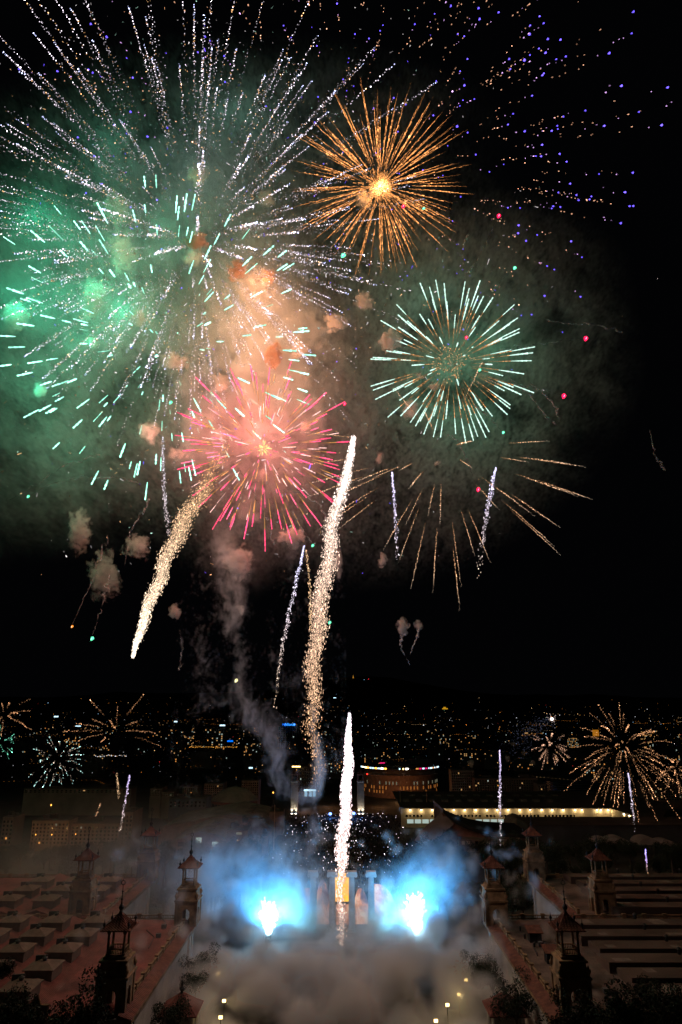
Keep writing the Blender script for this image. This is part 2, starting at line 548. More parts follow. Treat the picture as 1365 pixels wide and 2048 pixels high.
def pavilion(side):
    s = side
    left = s < 0
    X = lambda a: s * a
    def bx(mb, a0, a1, *r):
        lo, hi = sorted((X(a0), X(a1)))
        return mb.box(lo, hi, *r)
    root = empty('exhibition_pavilion', (0, 0, 0))
    tag(root, 'huge exhibition pavilion with flat red roof and rows of boxy skylights' if left else
        'huge exhibition pavilion with brown corrugated shed roofs and a grey terrace', 'pavilion', 'pavilions either side of the avenue')
    # masonry body: near block 46 m from the axis, far block set back to 75 m
    w = MB()
    bx(w, 46.6, 150, 171.5, 243, 20, ROOF - .35)
    bx(w, 75.0, 170, 243, 299, 20, ROOF - .35)
    for y in (176, 238):                                  # corner pilasters
        for d in (-1.7, 1.7):
            bx(w, 45.9, 46.6, y + d - .6, y + d + .6, 30, ROOF - 2.4)
    for y in (247, 294):
        bx(w, 74.3, 75.0, y - .7, y + .7, 30, ROOF - 2.4)
    w.build('wall', M['render'], root)
    c = MB()
    for (xi, y0, y1) in ((46.0, 171, 243.2), (74.4, 243.4, 299.4)):
        bx(c, xi - .5, xi + .6, y0, y1, ROOF - 1.9, ROOF - 1.1)
        bx(c, xi - 1.1, xi + .6, y0 - .1, y1 + .1, ROOF - 1.1, ROOF - .35)
    c.build('cornice', M['stone'], root)
    e = MB()                                              # tiled skirt between cornice and balustrade
    for (xi, y0, y1) in ((44.9, 171, 243), (73.3, 243.6, 299.5)):
        a, b = X(xi), X(xi + 3.1)
        q = [(a, y0, ROOF - .33), (b, y0, ROOF + .5), (b, y1, ROOF + .5), (a, y1, ROOF - .33),
             (a, y0, ROOF - .36), (b, y0, ROOF - .34), (b, y1, ROOF - .34), (a, y1, ROOF - .36)]
        e.add(q, [(0, 1, 2, 3), (4, 7, 6, 5), (0, 4, 5, 1), (1, 5, 6, 2), (2, 6, 7, 3), (3, 7, 4, 0)])
    e.build('tile_skirt', M['terra'], root)
    rf = MB()
    bx(rf, 48.6, 150, 172, 243, ROOF - .34, ROOF)
    bx(rf, 77.0, 170, 243.01, 299, ROOF - .34, ROOF - .02)
    rf.build('roof', M['red_roof'] if left else M['grey_roof'], root)
    b = MB()
    baluster_run(b, (X(48.3), 179), (X(48.3), 236), ROOF + .5)
    baluster_run(b, (X(76.6), 248), (X(76.6), 294), ROOF + .5)
    baluster_run(b, (X(51), 243.6), (X(122), 243.6), ROOF + .02)
    baluster_run(b, (X(79), 299), (X(150), 299), ROOF + .02)
    b.build('balustrade', M['stone'], root)
    if left:
        # tiled slopes carrying rows of skylight lanterns
        t = MB()
        for x0 in (66.5, 79.0, 91.5, 104.0):
            a, m2, b2 = X(x0), X(x0 + 6.3), X(x0 + 12.5)
            for y0, y1 in ((173, 241),) + (((246, 297),) if x0 > 80 else ()):
                q = [(a, y0, ROOF + .02), (m2, y0, ROOF + 1.9), (b2, y0, ROOF + .02), (a, y1, ROOF + .02), (m2, y1, ROOF + 1.9), (b2, y1, ROOF + .02)]
                t.add(q, [(0, 1, 4, 3), (1, 2, 5, 4), (0, 2, 1), (3, 4, 5), (0, 3, 5, 2)])
        t.build('tiled_slope', M['red_tile'], root)
        for ci, x in enumerate((72.8, 85.3, 97.8, 110.3)):
            for y in (179, 191.8, 204.6, 217.4, 230.2, 254, 267, 280):
                if y > 245 and ci == 0:
                    continue
                k = MB()
                bx(k, x - 3.3, x + 3.3, y - 3.3, y + 3.3, ROOF + 1.0, ROOF + 3.3)
                h = k.build('skylight', M['buff'], root)
                cp = MB()
                cp.rings([(3.75, ROOF + 3.3), (3.75, ROOF + 3.5), (1.0, ROOF + 4.5)], c=(X(x), y), sq=True)
                cp.build('skylight_cap', M['buff'], h)
                v = MB()
                v.rings([(.5, ROOF + 4.3), (.5, ROOF + 5.0), (.75, ROOF + 5.1), (.2, ROOF + 5.5)], 8, (X(x), y))
                v.obox((X(x + 1.4), y + 1.6), (1, .15), 1.4, .25, ROOF + 3.9, ROOF + 5.2)
                v.build('vent', M['dark'], h)
        f = MB()                                          # front attic with two pointed ornaments, seen from behind its dark side
        bx(f, 63, 82, 170.6, 171.4, ROOF - 3, ROOF + 2.6)
        for a in (66, 79):
            f.prism([(X(a) - 1.3, ROOF + 2.6), (X(a) + 1.3, ROOF + 2.6), (X(a) + .5, ROOF + 4.6)], 'y', 170.7, 171.3)
        f.build('front_attic', M['stone'], root)
    else:
        # saw-tooth ribbons running away from the avenue
        y = 176.0
        k = 0
        rg = random.Random(5)
        while y < 296:
            if 236 < y < 246:
                y = 247
            x0 = 67.5 + (20 if y > 245 else 0) + 1.5 * (k % 2)
            sh = MB()
            lo, hi = X(x0), X(x0 + 78)
            q = [(lo, y, ROOF + 2.5), (lo, y + 9.2, ROOF + 1.8), (lo, y + 9.5, ROOF + 1.6), (lo, y + 9.5, ROOF + .02), (lo, y, ROOF + .02)]
            q2 = [(hi, b_, c_) for _, b_, c_ in q]
            sh.add(q + q2, [(0, 1, 2, 3, 4), (9, 8, 7, 6, 5), (0, 5, 6, 1), (1, 6, 7, 2), (2, 7, 8, 3), (4, 9, 5, 0), (3, 8, 9, 4)])
            shed = sh.build('shed_roof', M['shed'], root)
            for u in [x0 + 3 + rg.uniform(-1, 3), x0 + 24 + rg.uniform(-4, 6), x0 + 50 + rg.uniform(-6, 6)]:
                wd = rg.choice([2.5, 4.5, 8])
                f0, f1 = rg.choice([(.2, .8), (.12, .45), (.1, .9), (.5, .85)])
                a_, b_ = X(u), X(u + wd)
                zz = [ROOF + 2.5 - .7 * f + .06 for f in (f0, f1)]
                pn = MB()
                pn.add([(a_, y + 9.2 * f0, zz[0]), (b_, y + 9.2 * f0, zz[0]), (b_, y + 9.2 * f1, zz[1]), (a_, y + 9.2 * f1, zz[1])], [(0, 1, 2, 3)])
                pn.build('translucent_sheet', M['sheet'], shed)
            for u in (x0 + 20, x0 + 44):
                v = MB()
                v.rings([(.45, ROOF + 2.9), (.45, ROOF + 4.0), (.75, ROOF + 4.1), (.2, ROOF + 4.6)], 8, (X(u), y + 4.6))
                v.build('vent', M['dark'], shed)
            y += 10.4
            k += 1
        for (xa, ya) in ((55.5, 222), (55.5, 205), (57.0, 190)):
            hut = MB()
            hut.box(xa - 1.7, xa + 1.7, ya - 1.4, ya + 1.4, ROOF, ROOF + 2.4)
            hb = hut.build('roof_hut', M['dark'], root)
            ht = MB()
            ht.add([(xa - 2.2, ya - 2, ROOF + 2.42), (xa + 2.2, ya - 2, ROOF + 2.42), (xa + 2.2, ya + 2, ROOF + 3.4), (xa - 2.2, ya + 2, ROOF + 3.4),
                    (xa - 2.2, ya - 2, ROOF + 2.6), (xa + 2.2, ya - 2, ROOF + 2.6), (xa + 2.2, ya + 2, ROOF + 3.6), (xa - 2.2, ya + 2, ROOF + 3.6)],
                   [(0, 3, 2, 1), (4, 5, 6, 7), (0, 1, 5, 4), (1, 2, 6, 5), (2, 3, 7, 6), (3, 0, 4, 7)])
            ht.build('hut_roof', M['terra'], hb)
        f = MB()
        bx(f, 62, 150, 170.6, 171.4, ROOF - 3, ROOF + 1.4)
        f.build('front_attic', M['stone'], root)
    rg = random.Random(9 + s)
    for i in range(9):
        xa, ya = rg.uniform(51, 62), rg.uniform(182, 234)
        m = MB()
        if i % 3 == 0:
            m.tube([(X(xa), ya, ROOF + .25), (X(xa + 1), ya + rg.uniform(6, 14), ROOF + .25), (X(xa + 5), ya + 16, ROOF + .25)], .12, 6)
            m.build('roof_pipe', M['dark'], root)
        elif i % 3 == 1:
            m.rings([(.3, ROOF), (.3, ROOF + .9), (.5, ROOF + 1.0), (.1, ROOF + 1.3)], 8, (X(xa), ya))
            m.build('vent', M['dark'], root)
        else:
            m.box(X(xa) - .7, X(xa) + .7, ya - .5, ya + .5, ROOF + .15, ROOF + 1.1)
            for q in (-.5, .5): m.box(X(xa) + q - .1, X(xa) + q + .1, ya - .4, ya + .4, ROOF - .05, ROOF + .148)
            m.build('roof_unit', M['facade_c'], root)
    return root


pavilion(-1)
pavilion(1)


def tower_proto():
    t = empty('roof_tower')
    b = MB()                                              # arcaded base
    H, h = 6.4, 3.2
    ap = arch_poly(h, 1.15, 3.2, H, 10)
    b.prism(ap, 'y', -h, -h + .9)
    b.prism(ap, 'y', h - .9, h)
    ap2 = arch_poly(h - .91, 1.15, 3.2, H, 10)
    b.prism(ap2, 'x', -h, -h + .9)
    b.prism(ap2, 'x', h - .9, h)
    for sx in (-1, 1):
        for sy in (-1, 1):
            b.box(sx * 3.1 - .35, sx * 3.1 + .35, sy * 3.1 - .35, sy * 3.1 + .35, -.3, H - .1)
    b.build('arcade_base', M['stone'], t)
    s = MB()                                              # stepped middle stage
    s.rings([(3.7, H), (3.7, H + .45), (3.35, H + .55), (3.1, H + 1.4), (2.8, H + 3.0), (3.2, H + 3.2), (3.2, H + 3.6), (2.5, H + 3.75), (2.5, H + 4.2)], sq=True)
    s.build('stepped_stage', M['stone'], t)
    for sx in (-1, 1):
        for sy in (-1, 1):
            u = MB()
            z = H + .5
            u.rings([(.3, z), (.22, z + .3), (.55, z + .9), (.6, z + 1.3), (.3, z + 1.6), (.12, z + 2.1), (.05, z + 2.3)], 8, (sx * 3.15, sy * 3.15))
            u.build('urn', M['stone'], t, smooth=True)
    zc = H + 4.2
    f = MB()
    f.rings([(2.15, zc), (2.15, zc + .25)], sq=True)
    for q in (0, 1):
        for d in (-1.8, 1.8):
            for i in range(9):
                p = -1.5 + i * .375
                c = (p, d) if q else (d, p)
                f.rings([(.06, zc + .25), (.13, zc + .5), (.06, zc + .95), (.1, zc + 1.25)], 5, c, cap=False)
            c0, c1 = ((-1.6, d), (1.6, d)) if q else ((d, -1.6), (d, 1.6))
            f.obox(((c0[0] + c1[0]) / 2, (c0[1] + c1[1]) / 2), (c1[0] - c0[0], c1[1] - c0[1]), 1.62, .13, zc + 1.25, zc + 1.45)
    f.build('railing', M['stone'], t)
    for sx in (-1, 1):
        for sy in (-1, 1):
            cm = MB()
            cm.rings([(.42, zc + .2), (.42, zc + .5), (.3, zc + .6), (.26, zc + 4.2), (.42, zc + 4.5), (.46, zc + 4.8)], 10, (sx * 1.78, sy * 1.78))
            cm.build('column', M['stone'], t)
    zr = zc + 4.8
    r = MB()
    r.rings([(2.2, zr), (2.2, zr + .35), (3.35, zr + .36), (3.4, zr + .55), (2.7, zr + .95), (1.7, zr + 1.75), (.75, zr + 2.9), (.3, zr + 3.6)], sq=True)
    for q in range(4):                                    # tile ribs
        a = q * math.pi / 2
        ca, sa = math.cos(a), math.sin(a)
        for i in range(-4, 5):
            o = i * .68
            pts = []
            for hw, z in ((3.36, zr + .6), (2.7, zr + 1.0), (1.7, zr + 1.8), (.75, zr + 2.95)):
                if abs(o) < hw:
                    pts.append((ca * hw - sa * o, sa * hw + ca * o, z))
            if len(pts) > 1:
                r.tube(pts, .12, 4)
    roof = r.build('tile_roof', M['terra'], t)
    for sx in (-1, 1):
        for sy in (-1, 1):
            k = MB()
            k.rings([(.18, zr + .5), (.12, zr + 1.2), (.3, zr + 1.5), (.34, zr + 1.75), (.1, zr + 2.1), (.04, zr + 2.8)], 7, (sx * 2.75, sy * 2.75))
            k.build('corner_finial', M['dark'], roof, smooth=True)
    k = MB()
    z = zr + 3.5
    k.rings([(.45, z), (.3, z + .3), (.62, z + .9), (.6, z + 1.2), (.2, z + 1.7), (.14, z + 2.4), (.32, z + 2.7), (.12, z + 3.0), (.1, z + 4.0), (.26, z + 4.25), (.08, z + 4.5), (.07, z + 5.6)], 8)
    k.tube([(.45 * math.sin(a * math.pi / 5), 0, z + 6.1 - .45 * math.cos(a * math.pi / 5)) for a in range(11)], .09, 5)
    k.tube([(0, 0, z + 6.5), (0, 0, z + 7.1)], [.08, .03], 5)
    k.build('spire_finial', M['dark'], roof)
    return t


def children(o):
    return [c for c in bpy.data.objects if c.parent == o]


def copy_tree(o, parent=None):
    c = o.copy()
    col.objects.link(c)
    if parent: c.parent = parent
    for ch in children(o):
        copy_tree(ch, c)
    return c


tw = tower_proto()
TOWERS = [
    (-50.6, 176.5, 'black silhouetted roof tower in front of the flat red roof'),
    (-47.9, 240.0, 'pinkish roof tower with blue smoke behind at the corner of the red roof'),
    (-85.0, 251.5, 'dim roof tower rising among the boxy skylights of the red roof'),
    (-75.9, 297.0, 'pinkish roof tower at the far end of the red roof balustrade'),
    (51.6, 176.5, 'black silhouetted roof tower beside the brown corrugated sheds'),
    (48.0, 240.0, 'ochre roof tower at the corner of the grey terrace by the bluish smoke'),
    (86.0, 251.5, 'brown roof tower standing between the corrugated shed roofs'),
    (76.0, 297.0, 'ochre roof tower at the far end of the grey terrace below dark trees'),
]
for i, (x, y, lb) in enumerate(TOWERS):
    o = tw if i == 0 else copy_tree(tw)
    o.location = (x, y, ROOF + .04)
    tag(o, lb, 'tower', 'lantern towers on the pavilion roofs')

# tiled kiosks at the foot of both walls
kp = empty('kiosk')
r = MB()
r.rings([(4.7, 0), (4.8, .3), (3.0, 1.6), (.6, 3.6)], sq=True)
rr = r.build('tile_roof', M['red_tile'], kp)
k = MB()
k.rings([(.5, 3.5), (.3, 3.9), (.7, 4.6), (.2, 5.1), (.3, 5.5), (.05, 6.4)], 8)
k.build('finial', M['dark'], rr)
for sx in (-1, 1):
    for sy in (-1, 1):
        c = MB()
        c.rings([(.7, -9), (.55, -8.4), (.5, -.5), (.8, 0)], 10, (sx * 3.4, sy * 3.4))
        c.build('column', M['column'], kp)
c = MB()
c.rings([(3.0, -8.8), (3.0, -.6)], sq=True)
c.build('cabin', M['render'], kp)
for i, (x, lb) in enumerate(((-39.5, 'small red tiled kiosk at the foot of the red roofed pavilion wall'),
                            (40.5, 'small red tiled kiosk below the grey terrace wall'))):
    o = kp if i == 0 else copy_tree(kp)
    o.location = (x, 196, 42.9)
    tag(o, lb, 'kiosk', 'tiled kiosks')

# ------------------------------------------------------------------ four great columns and the flame screens behind them
YC = 286
cp = empty('ionic_column')
b = MB()
prof = [(1.75, 0), (1.75, .7), (1.5, .8), (1.42, 1.3), (1.25, 1.5)]
b.rings(prof, 24)
b.build('base', M['column'], cp)
s = MB()
nf = 40
vs, fs = [], []
for j, (rad, z) in enumerate(((1.22, 1.5), (1.22, 7), (1.12, 14), (1.02, 18.2))):
    for i in range(nf):
        a = 2 * math.pi * i / nf
        q = rad * (1 if i % 2 else .93)
        vs.append((q * math.cos(a), q * math.sin(a), z))
fs = [(j * nf + i, j * nf + (i + 1) % nf, (j + 1) * nf + (i + 1) % nf, (j + 1) * nf + i) for j in range(3) for i in range(nf)]
s.add(vs, fs)
s.build('shaft', M['column'], cp)
cc = MB()
cc.rings([(1.05, 18.2), (1.3, 18.6), (1.35, 18.8)], 20)
cc.box(-1.9, 1.9, -1.35, 1.35, 19.3, 20.2)
for sx in (-1, 1):
    for k in range(1):
        cc.add(*(lambda n: ([(sx * 1.5 + .62 * math.cos(2 * math.pi * i / n), yy, 18.85 + .62 * math.sin(2 * math.pi * i / n)) for yy in (-1.3, 1.3) for i in range(n)],
                            [(i, (i + 1) % n, n + (i + 1) % n, n + i) for i in range(n)] + [tuple(range(n))[::-1], tuple(range(n, 2 * n))]))(14))
cc.box(-1.45, 1.45, -1.25, 1.25, 18.8, 19.3)
cc.build('capital', M['column'], cp)
zc = P(684, 1742, YC).z - 20.2
for i, (px, lb) in enumerate(((626, 'first tall stone column from the left, beside bluish smoke'),
                              (665, 'tall stone column just left of the golden banner'),
                              (704, 'tall stone column just right of the golden banner'),
                              (743, 'last tall stone column at the right end of the row of four'))):
    o = cp if i == 0 else copy_tree(cp)
    o.location = (P(px, 1800, YC).x, YC, zc)
    tag(o, lb, 'column', 'four stone columns')
t = MB()
t.box(-34, 34, YC - 10, YC + 9, 30, zc - .02)
t.box(-36, 36, YC - 12, YC - 10.02, 30, zc - 1.6)
tag(t.build('column_terrace', M['paving']), 'broad stone terrace carrying the four columns', 'terrace')


def flame_material(name, seed, hot):
    m = bpy.data.materials.new(name)
    m.use_nodes = True
    nt = m.node_tree
    nt.nodes.clear()
    L = nt.links.new
    o = nt.nodes.new('ShaderNodeOutputMaterial')
    e = nt.nodes.new('ShaderNodeEmission')
    tc = nt.nodes.new('ShaderNodeTexCoord')
    mp = nt.nodes.new('ShaderNodeMapping')
    mp.inputs['Location'].default_value = (seed, seed * 2, 0)
    mp.inputs['Scale'].default_value = (.22, .22, .13)
    nz = nt.nodes.new('ShaderNodeTexNoise')
    nz.inputs['Detail'].default_value = 8
    nz.inputs['Roughness'].default_value = .62
    nz.inputs['Scale'].default_value = 1.0
    nz.inputs['Distortion'].default_value = .8
    rp = nt.nodes.new('ShaderNodeValToRGB')
    cr = rp.color_ramp
    cr.elements[0].position = .36
    cr.elements[0].color = (.10, .05, .07, 1) if not hot else (.9, .32, .02, 1)
    cr.elements[1].position = .66
    cr.elements[1].color = (1.0, .74, .52, 1) if not hot else (1, .62, .05, 1)
    k = cr.elements.new(.5)
    k.color = (.75, .26, .10, 1) if not hot else (1.0, .48, .03, 1)
    L(tc.outputs['Object'], mp.inputs[0])
    L(mp.outputs[0], nz.inputs[0])
    L(nz.outputs[0], rp.inputs[0])
    L(rp.outputs[0], e.inputs[0])
    e.inputs[1].default_value = 1.5 if hot else 1.0
    L(e.outputs[0], o.inputs[0])
    m.cycles.emission_sampling = 'NONE'
    return m


def screen(px0, px1, top, bot, Y, name, label, mat, arch=False, group='projected flame screens'):
    a, b = P(px0, bot, Y), P(px1, bot, Y)
    zt = P((px0 + px1) / 2, top, Y).z
    w, h = b.x - a.x, zt - a.z
    pts = [(0, 0), (w, 0)]
    n = 14
    rg = random.Random(int(px0))
    for i in range(n + 1):
        u = 1 - i / n
        if arch == 'right':
            z = h * math.sqrt(max(0.0, 1 - (max(0, u - .15) / .87) ** 2))
        elif arch == 'left':
            z = h * math.sqrt(max(0.0, 1 - (max(0, .85 - u) / .87) ** 2))
        elif arch == 'flame':
            z = h * (.62 + .38 * math.sin(u * 3.1 + .2)) * rg.uniform(.93, 1.0)
        else:
            z = h * (1 if i not in (2, n - 2) else .97)
        pts.append((u * w, z))
    root = empty(name, (a.x, Y, a.z))
    tag(root, label, 'screen', group)
    m = MB()
    m.prism(pts, 'y', 0, .15)
    m.build('lit_face', mat, root)
    f = MB()
    f.box(-.12, -.02, -.05, .3, -4, h * .3)
    f.box(w + .02, w + .12, -.05, .3, -4, h * .3)
    f.build('post', M['dark'], root)
    return root


screen(581, 622, 1776, 1853, 296, 'flame_screen', 'curved flame screen left of all four columns, half lost in pale smoke', flame_material('flame_a', 1, False), 'left')
screen(634, 659, 1754, 1850, 296, 'flame_screen', 'tall ragged orange flame screen between the first and second column', flame_material('flame_b', 3.3, False), 'flame')
screen(710, 738, 1772, 1850, 296, 'flame_screen', 'orange flame screen between the third and last column', flame_material('flame_c', 5.1, False), 'flame')
screen(750, 796, 1768, 1850, 296, 'flame_screen', 'rounded flame screen right of the last column', flame_material('flame_d', 7.7, False), 'right')
screen(668, 701, 1746, 1803, 294, 'golden_screen', 'bright golden yellow banner screen in the middle of the four columns', flame_material('gold_face', 2.2, True), False, 'golden centre screen')
screen(673, 698, 1808, 1850, 294.5, 'flame_screen', 'pink and orange flame screen under the golden banner', flame_material('flame_e', 9.4, False), False)

# ------------------------------------------------------------------ trade-fair halls, towers and city
def span(px0, px1, ptop, pbot, Y):
    a, b = P(px0, pbot, Y), P(px1, pbot, Y)
    zt = P((px0 + px1) / 2, ptop, Y).z
    return a.x, b.x, a.z, zt


def window(root, x0, x1, z0, z1, y, mat, name='window'):
    m = MB()
    m.box(x0, x1, y - .12, y - .02, z0, z1)
    o = m.build(name, mat, root)
    return o


def block(name, px0, px1, ptop, pbot, Y, depth, label, group=None, mat='facade', lit=(), rows=0, cols=0, litfrac=.1, seed=1, roof='flat', base_drop=8):
    """a city building: body with recessed window openings, roof slab with parapet, lit windows"""
    rg = random.Random(seed)
    x0, x1, z0, z1 = span(px0, px1, ptop, pbot, Y)
    root = empty(name, ((x0 + x1) / 2, Y, z0))
    tag(root, label, 'building', group)
    root_loc = root.location.copy()
    W, H = (x1 - x0) / 2, z1 - z0
    m = MB()
    m.box(-W, W, 0, depth, -base_drop, H)
    m.box(-W * 1.01 - .1, W * 1.01 + .1, -.35, depth + .2, H * .985, H * 1.0 + .25)
    m.build('wall', M[mat], root)
    r = MB()
    if roof == 'hip':
        r.add([(-W - .5, -.5, H + .26), (W + .5, -.5, H + .26), (W + .5, depth + .5, H + .26), (-W - .5, depth + .5, H + .26),
               (-W * .6, depth * .5, H + H * .25), (W * .6, depth * .5, H + H * .25)],
              [(0, 1, 5, 4), (1, 2, 5), (2, 3, 4, 5), (3, 0, 4), (0, 3, 2, 1)])
    else:
        r.box(-W + .5, W - .5, .6, depth - .6, H + .26, H + .9)
        for k in range(3):
            u = rg.uniform(-W * .7, W * .7)
            s = rg.uniform(.06, .16) * W + .8
            r.box(u - s, u + s, depth * .3, depth * .3 + 4, H + .9, H + rg.uniform(2.2, 4.5))
    r.build('roof', M['roofing'], root)
    if rows and cols:
        d, l1, dark = MB(), [], []
        cw, ch = 2 * W / cols, H / (rows + .6)
        for i in range(cols):
            for j in range(rows):
                xa, za = -W + cw * (i + .28), ch * (j + .35)
                if rg.random() < litfrac and len(l1) < 40:
                    l1.append((xa, xa + cw * .44, za, za + ch * .55))
                else:
                    dark.append((xa, xa + cw * .44, za, za + ch * .55))
        for q in dark[:58]:
            window(root, *q, .05, M['glass_dark'])
        for q in dark[58:]:
            d.box(q[0], q[1], -.07, .03, q[2], q[3])
        if d.v: tag(d.build('window', M['glass_dark'], root), kind='stuff')
        for q in l1:
            window(root, *q, -.05, M[rg.choice(['win_warm', 'win_amber', 'win_warm', 'win_cool', 'win_dim'])])
    for (a, b, t, bt, mm) in lit:
        xa, xb, za, zb = span(a, b, t, bt, Y)
        window(root, xa - root_loc.x, xb - root_loc.x, za - root_loc.z, zb - root_loc.z, -.1, M[mm])
    return root


# long cream hall with wall lamps
YH = 720
x0, x1, z0, z1 = span(803, 1225, 1617, 1652, YH)
x2 = P(1318, 1646, 634).x
hall = empty('trade_hall', ((x0 + x1) / 2, YH, z0))
tag(hall, 'long cream trade hall floodlit by a row of wall lamps', 'hall')
hx = (x0 + x1) / 2
m = MB()
m.box(x0 - hx, x1 - hx, 0, .8, -6, z1 - z0)
ax = Vector((x2 - x1, 634 - YH))
mid = Vector(((x1 + x2) / 2 - hx, (634 - YH) / 2))
m.obox(mid + Vector((.5, .35)), ax, ax.length / 2, .4, -6, z1 - z0 - .03)
for px in (948, 1038, 1152, 1170, 1196):
    xx = P(px, 1640, YH).x - hx
    m.box(xx - .5, xx + .5, -.35, -.003, -6, z1 - z0)
m.build('wall', M['hall_wall'], hall)
r = MB()
r.add([(x0 - hx, .8, z1 - z0), (x1 - hx, .8, z1 - z0), (x2 - hx + 1, 634 - YH, z1 - z0 - .01), (x2 - hx + 60, 20, z1 - z0 + 2), (x1 - hx + 40, 120, z1 - z0 + 3), (x0 - hx, 120, z1 - z0 + 3)],
      [(0, 1, 4, 5), (1, 2, 3, 4)])
r.box(x0 - hx - .3, x1 - hx, -.5, .9, z1 - z0 + .02, z1 - z0 + .6)
r.build('roof', M['roofing'], hall)
for px in range(812, 1110, 26):
    for yy, sh in ((45, 0), (85, 12)):
        p = P(px + sh, 1600, YH + yy)
        s = MB()
        s.box(p.x - hx - 3, p.x - hx + 3, yy - 4, yy + 4, z1 - z0 + .8, z1 - z0 + 3.2)
        s.build('skylight', M['sheet'], hall)
rg = random.Random(3)
for px in [812 + 7.3 * i for i in range(47)]:
    if rg.random() < .12: continue
    xa, xb, za, zb = span(px, px + 4, 1629.5, 1633.5, YH)
    window(hall, xa - hx, xb - hx, za - z0, zb - z0, .02, M['glass_dark'])
for px in [815 + 15.2 * i for i in range(22)]:
    xa, xb, za, zb = span(px, px + 12.5, 1638.5, 1646.5, YH)
    window(hall, xa - hx, xb - hx, za - z0, zb - z0, -.12, M['win_dim'] if rg.random() < .45 else M['win_cool'])
LP = [821, 843, 865, 887, 908, 930, 952, 974, 995, 1017, 1040, 1061, 1084, 1105, 1127, 1151, 1164, 1194, 1202, 1217]
WALL_LAMPS = [(P(px, 1619.5, YH - 1.6), (0, 1)) for px in LP]
for px in (1251, 1262, 1274, 1286, 1299):
    k = (px - 1225) / (1318 - 1225)
    q = P(px, 1640, YH + (634 - YH) * k)
    WALL_LAMPS.append((Vector((q.x - 1.6, q.y - 1.6, z1 - 1.2)), (.7, .7)))
lamp0 = empty('wall_lamp')
m = MB()
m.box(-.1, .1, 0, 1.6, .35, .5)
m.box(-.65, .65, -.5, .5, .18, .36)
m.build('bracket', M['dark'], lamp0)
m = MB()
m.rings([(.25, -.55), (.6, -.35), (.6, .17)], 10)
m.build('bulb', M['lamp_white'], lamp0)
for i, (q, dr) in enumerate(WALL_LAMPS):
    o = lamp0 if i == 0 else copy_tree(lamp0)
    o.location = q
    tag(o, 'glowing wall lamp in the row along the cream hall' if i < 20 else 'glowing wall lamp on the slanting end of the cream hall', 'lamp',
        'lamps along the hall wall' if i < 20 else 'lamps on the slanting hall wall')
    lamp('wall_light', q + Vector((0, -.6, -.9)), (1.0, .76, .40), 620, .4)

# low dark hall in front of it, with pale arched canopies
x0, x1, z0, z1 = span(1062, 1500, 1651, 1700, 600)
f = empty('flat_hall', (x0, 600, z0))
tag(f, 'low dark flat-roofed hall in front of the floodlit cream hall', 'hall')
m = MB()
m.box(0, x1 - x0, 0, 40, -8, z1 - z0)
m.build('wall', M['facade_c'], f)
m = MB()
m.box(-1, x1 - x0 + 1, -1, 41, z1 - z0 + .01, z1 - z0 + .8)
m.build('roof', M['roofing'], f)
for i, (px, py, w, h) in enumerate(((1210, 1688, 34, 10), (1240, 1690, 44, 14), (1300, 1690, 44, 14), (1338, 1694, 40, 12))):
    a, b, za, zb = span(px - w / 2, px + w / 2, py - h, py, 540)
    n = 10
    mb = MB()
    mb.prism([((a + b) / 2 + (b - a) / 2 * math.cos(math.pi * k / n), za + (zb - za) * math.sin(math.pi * k / n)) for k in range(n + 1)], 'y', 540, 556)
    tag(mb.build('arched_canopy', M['zinc'], smooth=False), ['small pale arched canopy leftmost before the low dark hall', 'larger pale arched canopy beside the smallest one',
        'pale arched canopy third in the row before the dark hall', 'pale arched canopy at the right end of the row'][i], 'canopy', 'arched canopies')

# wedge-roofed hall
w = empty('wedge_hall', P(930, 1690, 560))
tag(w, 'hall with a steep ribbed wedge roof and a sweeping dark curved roof', 'hall')
wl = w.location.copy()
m = MB()
A, B, C, D = [P(*q) - wl for q in ((884, 1624, 575), (840, 1663, 545), (864, 1686, 528), (908, 1648, 552))]
dn = Vector((0, 1.5, -1.2))
m.add([A, B, C, D, A + dn, B + dn, C + dn, D + dn], [(0, 1, 2, 3), (7, 6, 5, 4), (0, 4, 5, 1), (1, 5, 6, 2), (2, 6, 7, 3), (3, 7, 4, 0)])
for i in range(1, 26):
    k = i / 26
    m.tube([A.lerp(D, k) + Vector((0, -.15, .15)), B.lerp(C, k) + Vector((0, -.15, .15))], .28, 4)
m.build('ribbed_roof', M['zinc'], w)
m = MB()
B2, C2 = B + (B - A) * .32 + Vector((2, 1, -1)), C + (C - D) * .25 + Vector((2, 1, -1))
m.add([B + dn, B2, C2, C + dn, B + dn + Vector((0, 1, -.6)), B2 + Vector((0, 1, -.6)), C2 + Vector((0, 1, -.6)), C + dn + Vector((0, 1, -.6))],
      [(0, 1, 2, 3), (7, 6, 5, 4), (0, 4, 5, 1), (1, 5, 6, 2), (2, 6, 7, 3), (3, 7, 4, 0)])
for i in range(1, 14):
    k = i / 14
    m.tube([(B + dn).lerp(C + dn, k) + Vector((0, -.1, .1)), B2.lerp(C2, k) + Vector((0, -.1, .1))], .22, 4)
m.build('lower_louvre', M['zinc'], w)
top = [(886, 1625), (898, 1636), (912, 1647), (935, 1658), (965, 1667), (1000, 1673), (1064, 1676)]
pts = [(lambda q: (q.x - wl.x, q.z - wl.z))(P(a, b, 566)) for a, b in top]
m = MB()
m.prism([(pts[0][0], -14), (pts[-1][0], -14)] + pts[::-1], 'y', 6, 60)
m.build('wall', M['brick'], w)
m = MB()
